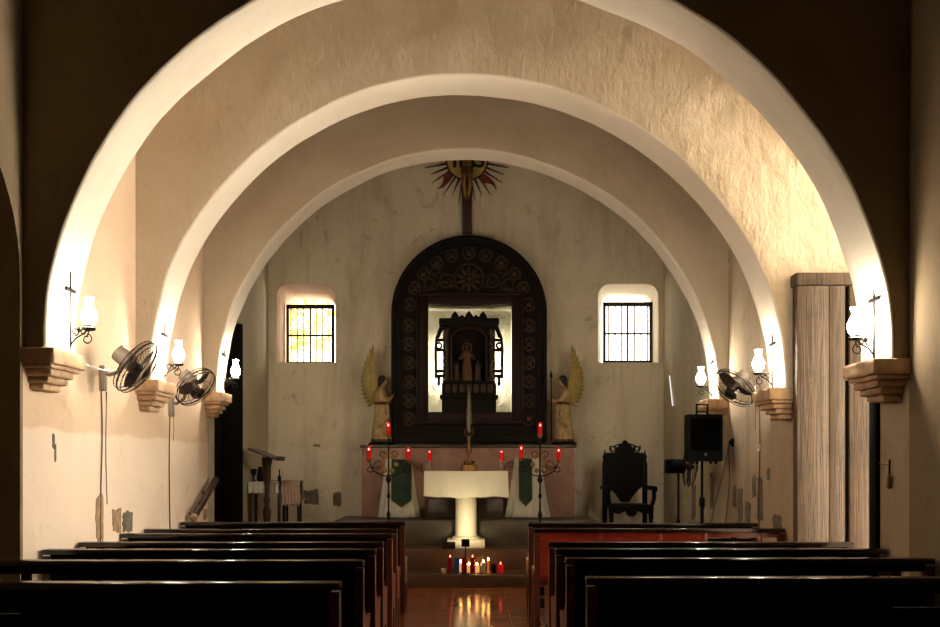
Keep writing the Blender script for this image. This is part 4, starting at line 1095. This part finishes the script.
for q, px in enumerate((245.5, 254.5)):
    g = thing('metal_cup', ('dark metal cup at the corner end of the side table' if q == 0 else 'dark metal cup beside the white jug on the side table'), 'cup', (onT(px), tY - .05, TT), group='cups on the side table')
    MB().lathe([(.04, 0), (.04, .01), (.012, .03), (.012, .08), (.04, .11), (.045, .18), (.04, .19)], (0, 0, 0), 14).build('bowl', 'iron', g)
    MB().ring((.05, 0, .14), .028, .006, 'y', 14, 5).build('ear', 'iron', g)
g = thing('white_jug', 'white jug with arched handle on the side table behind the lectern', 'jug', (onT(260), tY + .02, TT))
MB().lathe([(.04, 0), (.055, .04), (.05, .10), (.03, .16), (.035, .20), (.03, .22)], (0, 0, 0), 16).build('body', 'iron', g)
MB().tube([(-.03, 0, .20), (-.0, 0, .25), (.05, 0, .24), (.075, 0, .16), (.07, 0, .05)], .011, 8).build('handle', 'white', g, label='white arched handle')
g = thing('small_bottle', 'small dark bottle at the aisle end of the side table', 'bottle', (onT(280.5), tY - .08, TT))
MB().lathe([(.025, 0), (.028, .06), (.022, .08), (.009, .10), (.009, .15)], (0, 0, 0), 12).build('body', 'iron', g); MB().lathe([(.011, .145), (.011, .17), (.004, .185)], (0, 0, 0), 10).build('stopper', 'gilt_dark', g)
tag(MB().lathe([(.03, 0), (.05, .015), (.06, .03), (.055, .03), (.03, .012)], (onT(275.5), tY - .1, TT), 18).build('small_dish', 'white'), 'small pale dish on the side table beside the dark bottle', 'dish')

# ------------------------------------------------------------------ candles, floodlight and box on the steps
cY = 12.55; ck_ = cY / F
def candle(px, ptop, wpx, mat, label, lit=None, dy=0, wax=False, pbase=571.3, taper=False):
    Y = cY + dy; p = P(px, 571, Y); h = (pbase - ptop) * ck_ ; r = wpx * ck_ / 2
    t = thing('votive_candle', label, 'candle', (p.x, Y, .17), group='votive candles on the step')
    if taper: MB().lathe([(r * 2.2, 0), (r * 2.2, .012), (r, .014), (r * .8, h)], (0, 0, 0), 12).build('wax_taper', mat, t)
    else:
        MB().lathe([(r * .85, 0), (r, .012), (r, h - .01), (r * .93, h), (r * .8, h), (r * .8, h - .02)], (0, 0, 0), 18).build('candle_glass' if not wax else 'wax_cup', mat, t)
        MB().lathe([(r * .78, h - .025), (r * .78, h - .012)], (0, 0, 0), 14).build('wax', 'wax', t)
    zf = h - .0
    MB().tube([(0, 0, zf - .02), (0, 0, zf + .006)], .002, 5).build('wick', 'iron', t)
    if lit:
        MB().lathe([(.002, 0), (.010, .012), (.008, .022), (.001, .04)], (0, 0, zf), 10).build('flame', lit, t)
candle(443.6, 566.5, 5.5, 'wax', 'short white candle standing apart at the lectern end of the candle row', None, -.05, True)
candle(450.2, 556, 5.2, 'red_dark', 'tall dark red glass candle at the lectern end, beside the blue one', 'red_flame')
candle(456.7, 556.5, 5.2, 'blue_lit', 'tall blue glass candle in the candle row on the step', None)
candle(461.0, 562, 4.5, 'amber_lit', 'small lit candle just behind and between the blue and a dark red glass', 'flame', .12)
candle(464.2, 556, 5.6, 'red_dark', 'tall dark red unlit glass candle directly behind the floodlight rod', None)
candle(469.0, 564, 4.6, 'amber_lit', 'short bright candle between the two middle tall red glasses', 'flame', .06)
candle(472.6, 556, 5.4, 'red_dark', 'tall red glass candle with a flame, between two short bright candles', 'red_flame')
candle(476.9, 564, 5.2, 'amber_lit', 'short bright candle beside the last tall red glass', 'flame', .04)
candle(483.2, 561, 5.0, 'wax', 'cream pillar candle with tall flame, beside the orange taper', 'flame', .0, True)
candle(488.3, 559, 2.4, 'orange_wax', 'thin orange taper candle burning in the row', 'flame', 0, True, 571.3, True)
candle(493.6, 562.5, 4.6, 'black', 'small black candle cup between the orange taper and the red votive', None)
candle(500.6, 563, 6.2, 'red_lit', 'glowing short red votive at the throne end of the candle row', 'red_flame')
for (px, en) in ((461, 1.3), (469, 1.6), (477, 1.6), (483, 1.6), (488.3, 1.0)):
    pass

fl = thing('floodlight', 'small black floodlight on a short stand before the altar pillar', 'floodlight', (P(465.5, 543, 12.37).x, 12.375, .17))
zf = H - (543 - VY) * 12.37 / F - .17
MB().tube([(0, 0, .01), (0, 0, zf - .05)], .008, 8).build('stand_rod', 'black', fl)
MB().lathe([(.07, 0), (.07, .012), (.012, .02)], (0, 0, 0), 16).build('foot', 'black', fl)
tilt = Matrix.Rotation(math.radians(32), 3, 'X')
MB().box((-.055, -.025, zf - .05), (.055, .025, zf + .05), tilt, .006).build('lamp_head', 'black', fl)
MB().box((-.045, .0, -.04), (.045, .004, .04)).build('lens', 'lens', fl, xf=Matrix.Translation((0, 0, zf)) @ tilt.to_4x4() @ Matrix.Translation((0, .027, 0)))
L = bpy.data.lights.new('floodlight_beam', 'SPOT'); L.energy = 26; L.color = (1, .86, .55); L.spot_size = math.radians(110); L.spot_blend = .8; L.shadow_soft_size = .05
lo = bpy.data.objects.new('floodlight_beam', L); COL.objects.link(lo); lo.parent = fl; lo.location = (0, .045, zf + .015); lo.rotation_euler = (math.radians(90 + 35), 0, 0)
bx = thing('equipment_box', 'small dark metal box on the step beside the altar base', 'box', (P(449, 546, 13.0).x, 12.995, SZ))
MB().box((-.09, -.03, 0), (.09, .03, .095), bev=.006).build('casing', 'altar_wood', bx); MB().box((.03, -.034, .02), (.08, -.028, .075), bev=.003).build('front_plate', 'black', bx)

# ------------------------------------------------------------------ outside: a tree seen through the left window
tr = thing('garden_tree', 'sunlit yellow-green tree outside the window nearer the lectern', 'tree', (-3.75, 19.2, 0))
MB().tube([(0, 0, 0), (.05, 0, 2), (-.05, 0, 4)], [.16, .12, .07], 8).build('trunk', 'bark', tr)
lfm = MB(); rnd = random.Random(3)
for k in range(150):
    c = Vector((rnd.gauss(0, .45), rnd.gauss(0, .4), 4.75 + rnd.gauss(0, .5)))
    u = Vector((rnd.uniform(-1, 1), rnd.uniform(-1, 1), rnd.uniform(-1, 1))).normalized(); v = u.orthogonal().normalized()
    q = [c + u * .24, c + v * .12, c - u * .24, c - v * .12]
    lfm.b.faces.new([lfm.b.verts.new(p) for p in q])
lfm.build('foliage', 'leaf', tr, smooth=False)

# ------------------------------------------------------------------ light and camera
w = bpy.data.worlds.new('World'); S.world = w; w.use_nodes = True
bg = w.node_tree.nodes['Background']; bg.inputs[0].default_value = (1.0, .87, .69, 1)
wt = w.node_tree; tc = wt.nodes.new('ShaderNodeTexCoord'); sep = wt.nodes.new('ShaderNodeSeparateXYZ'); mr = wt.nodes.new('ShaderNodeMapRange')
mr.inputs[1].default_value = .35; mr.inputs[2].default_value = 1.0; mr.inputs[3].default_value = 6.0; mr.inputs[4].default_value = 30.0
wt.links.new(tc.outputs['Generated'], sep.inputs[0]); wt.links.new(sep.outputs['X'], mr.inputs[0]); wt.links.new(mr.outputs[0], bg.inputs[1])

cam = bpy.data.cameras.new('Camera'); co = bpy.data.objects.new('Camera', cam); COL.objects.link(co)
co.location = (0, 0, H); co.rotation_euler = (PI / 2, 0, 0)
cam.sensor_width = 36; cam.lens = 36 * F / 940; cam.shift_x = (470 - VX) / 940; cam.shift_y = (VY - 313.5) / 940
cam.clip_end = 100
S.camera = co
S.view_settings.view_transform = 'Standard'; S.view_settings.look = 'None'; S.view_settings.gamma = 1; S.view_settings.exposure = 0
S.cycles.use_denoising = True; S.cycles.max_bounces = 8; S.cycles.diffuse_bounces = 3; S.cycles.transparent_max_bounces = 8
S.cycles.sample_clamp_indirect = 6
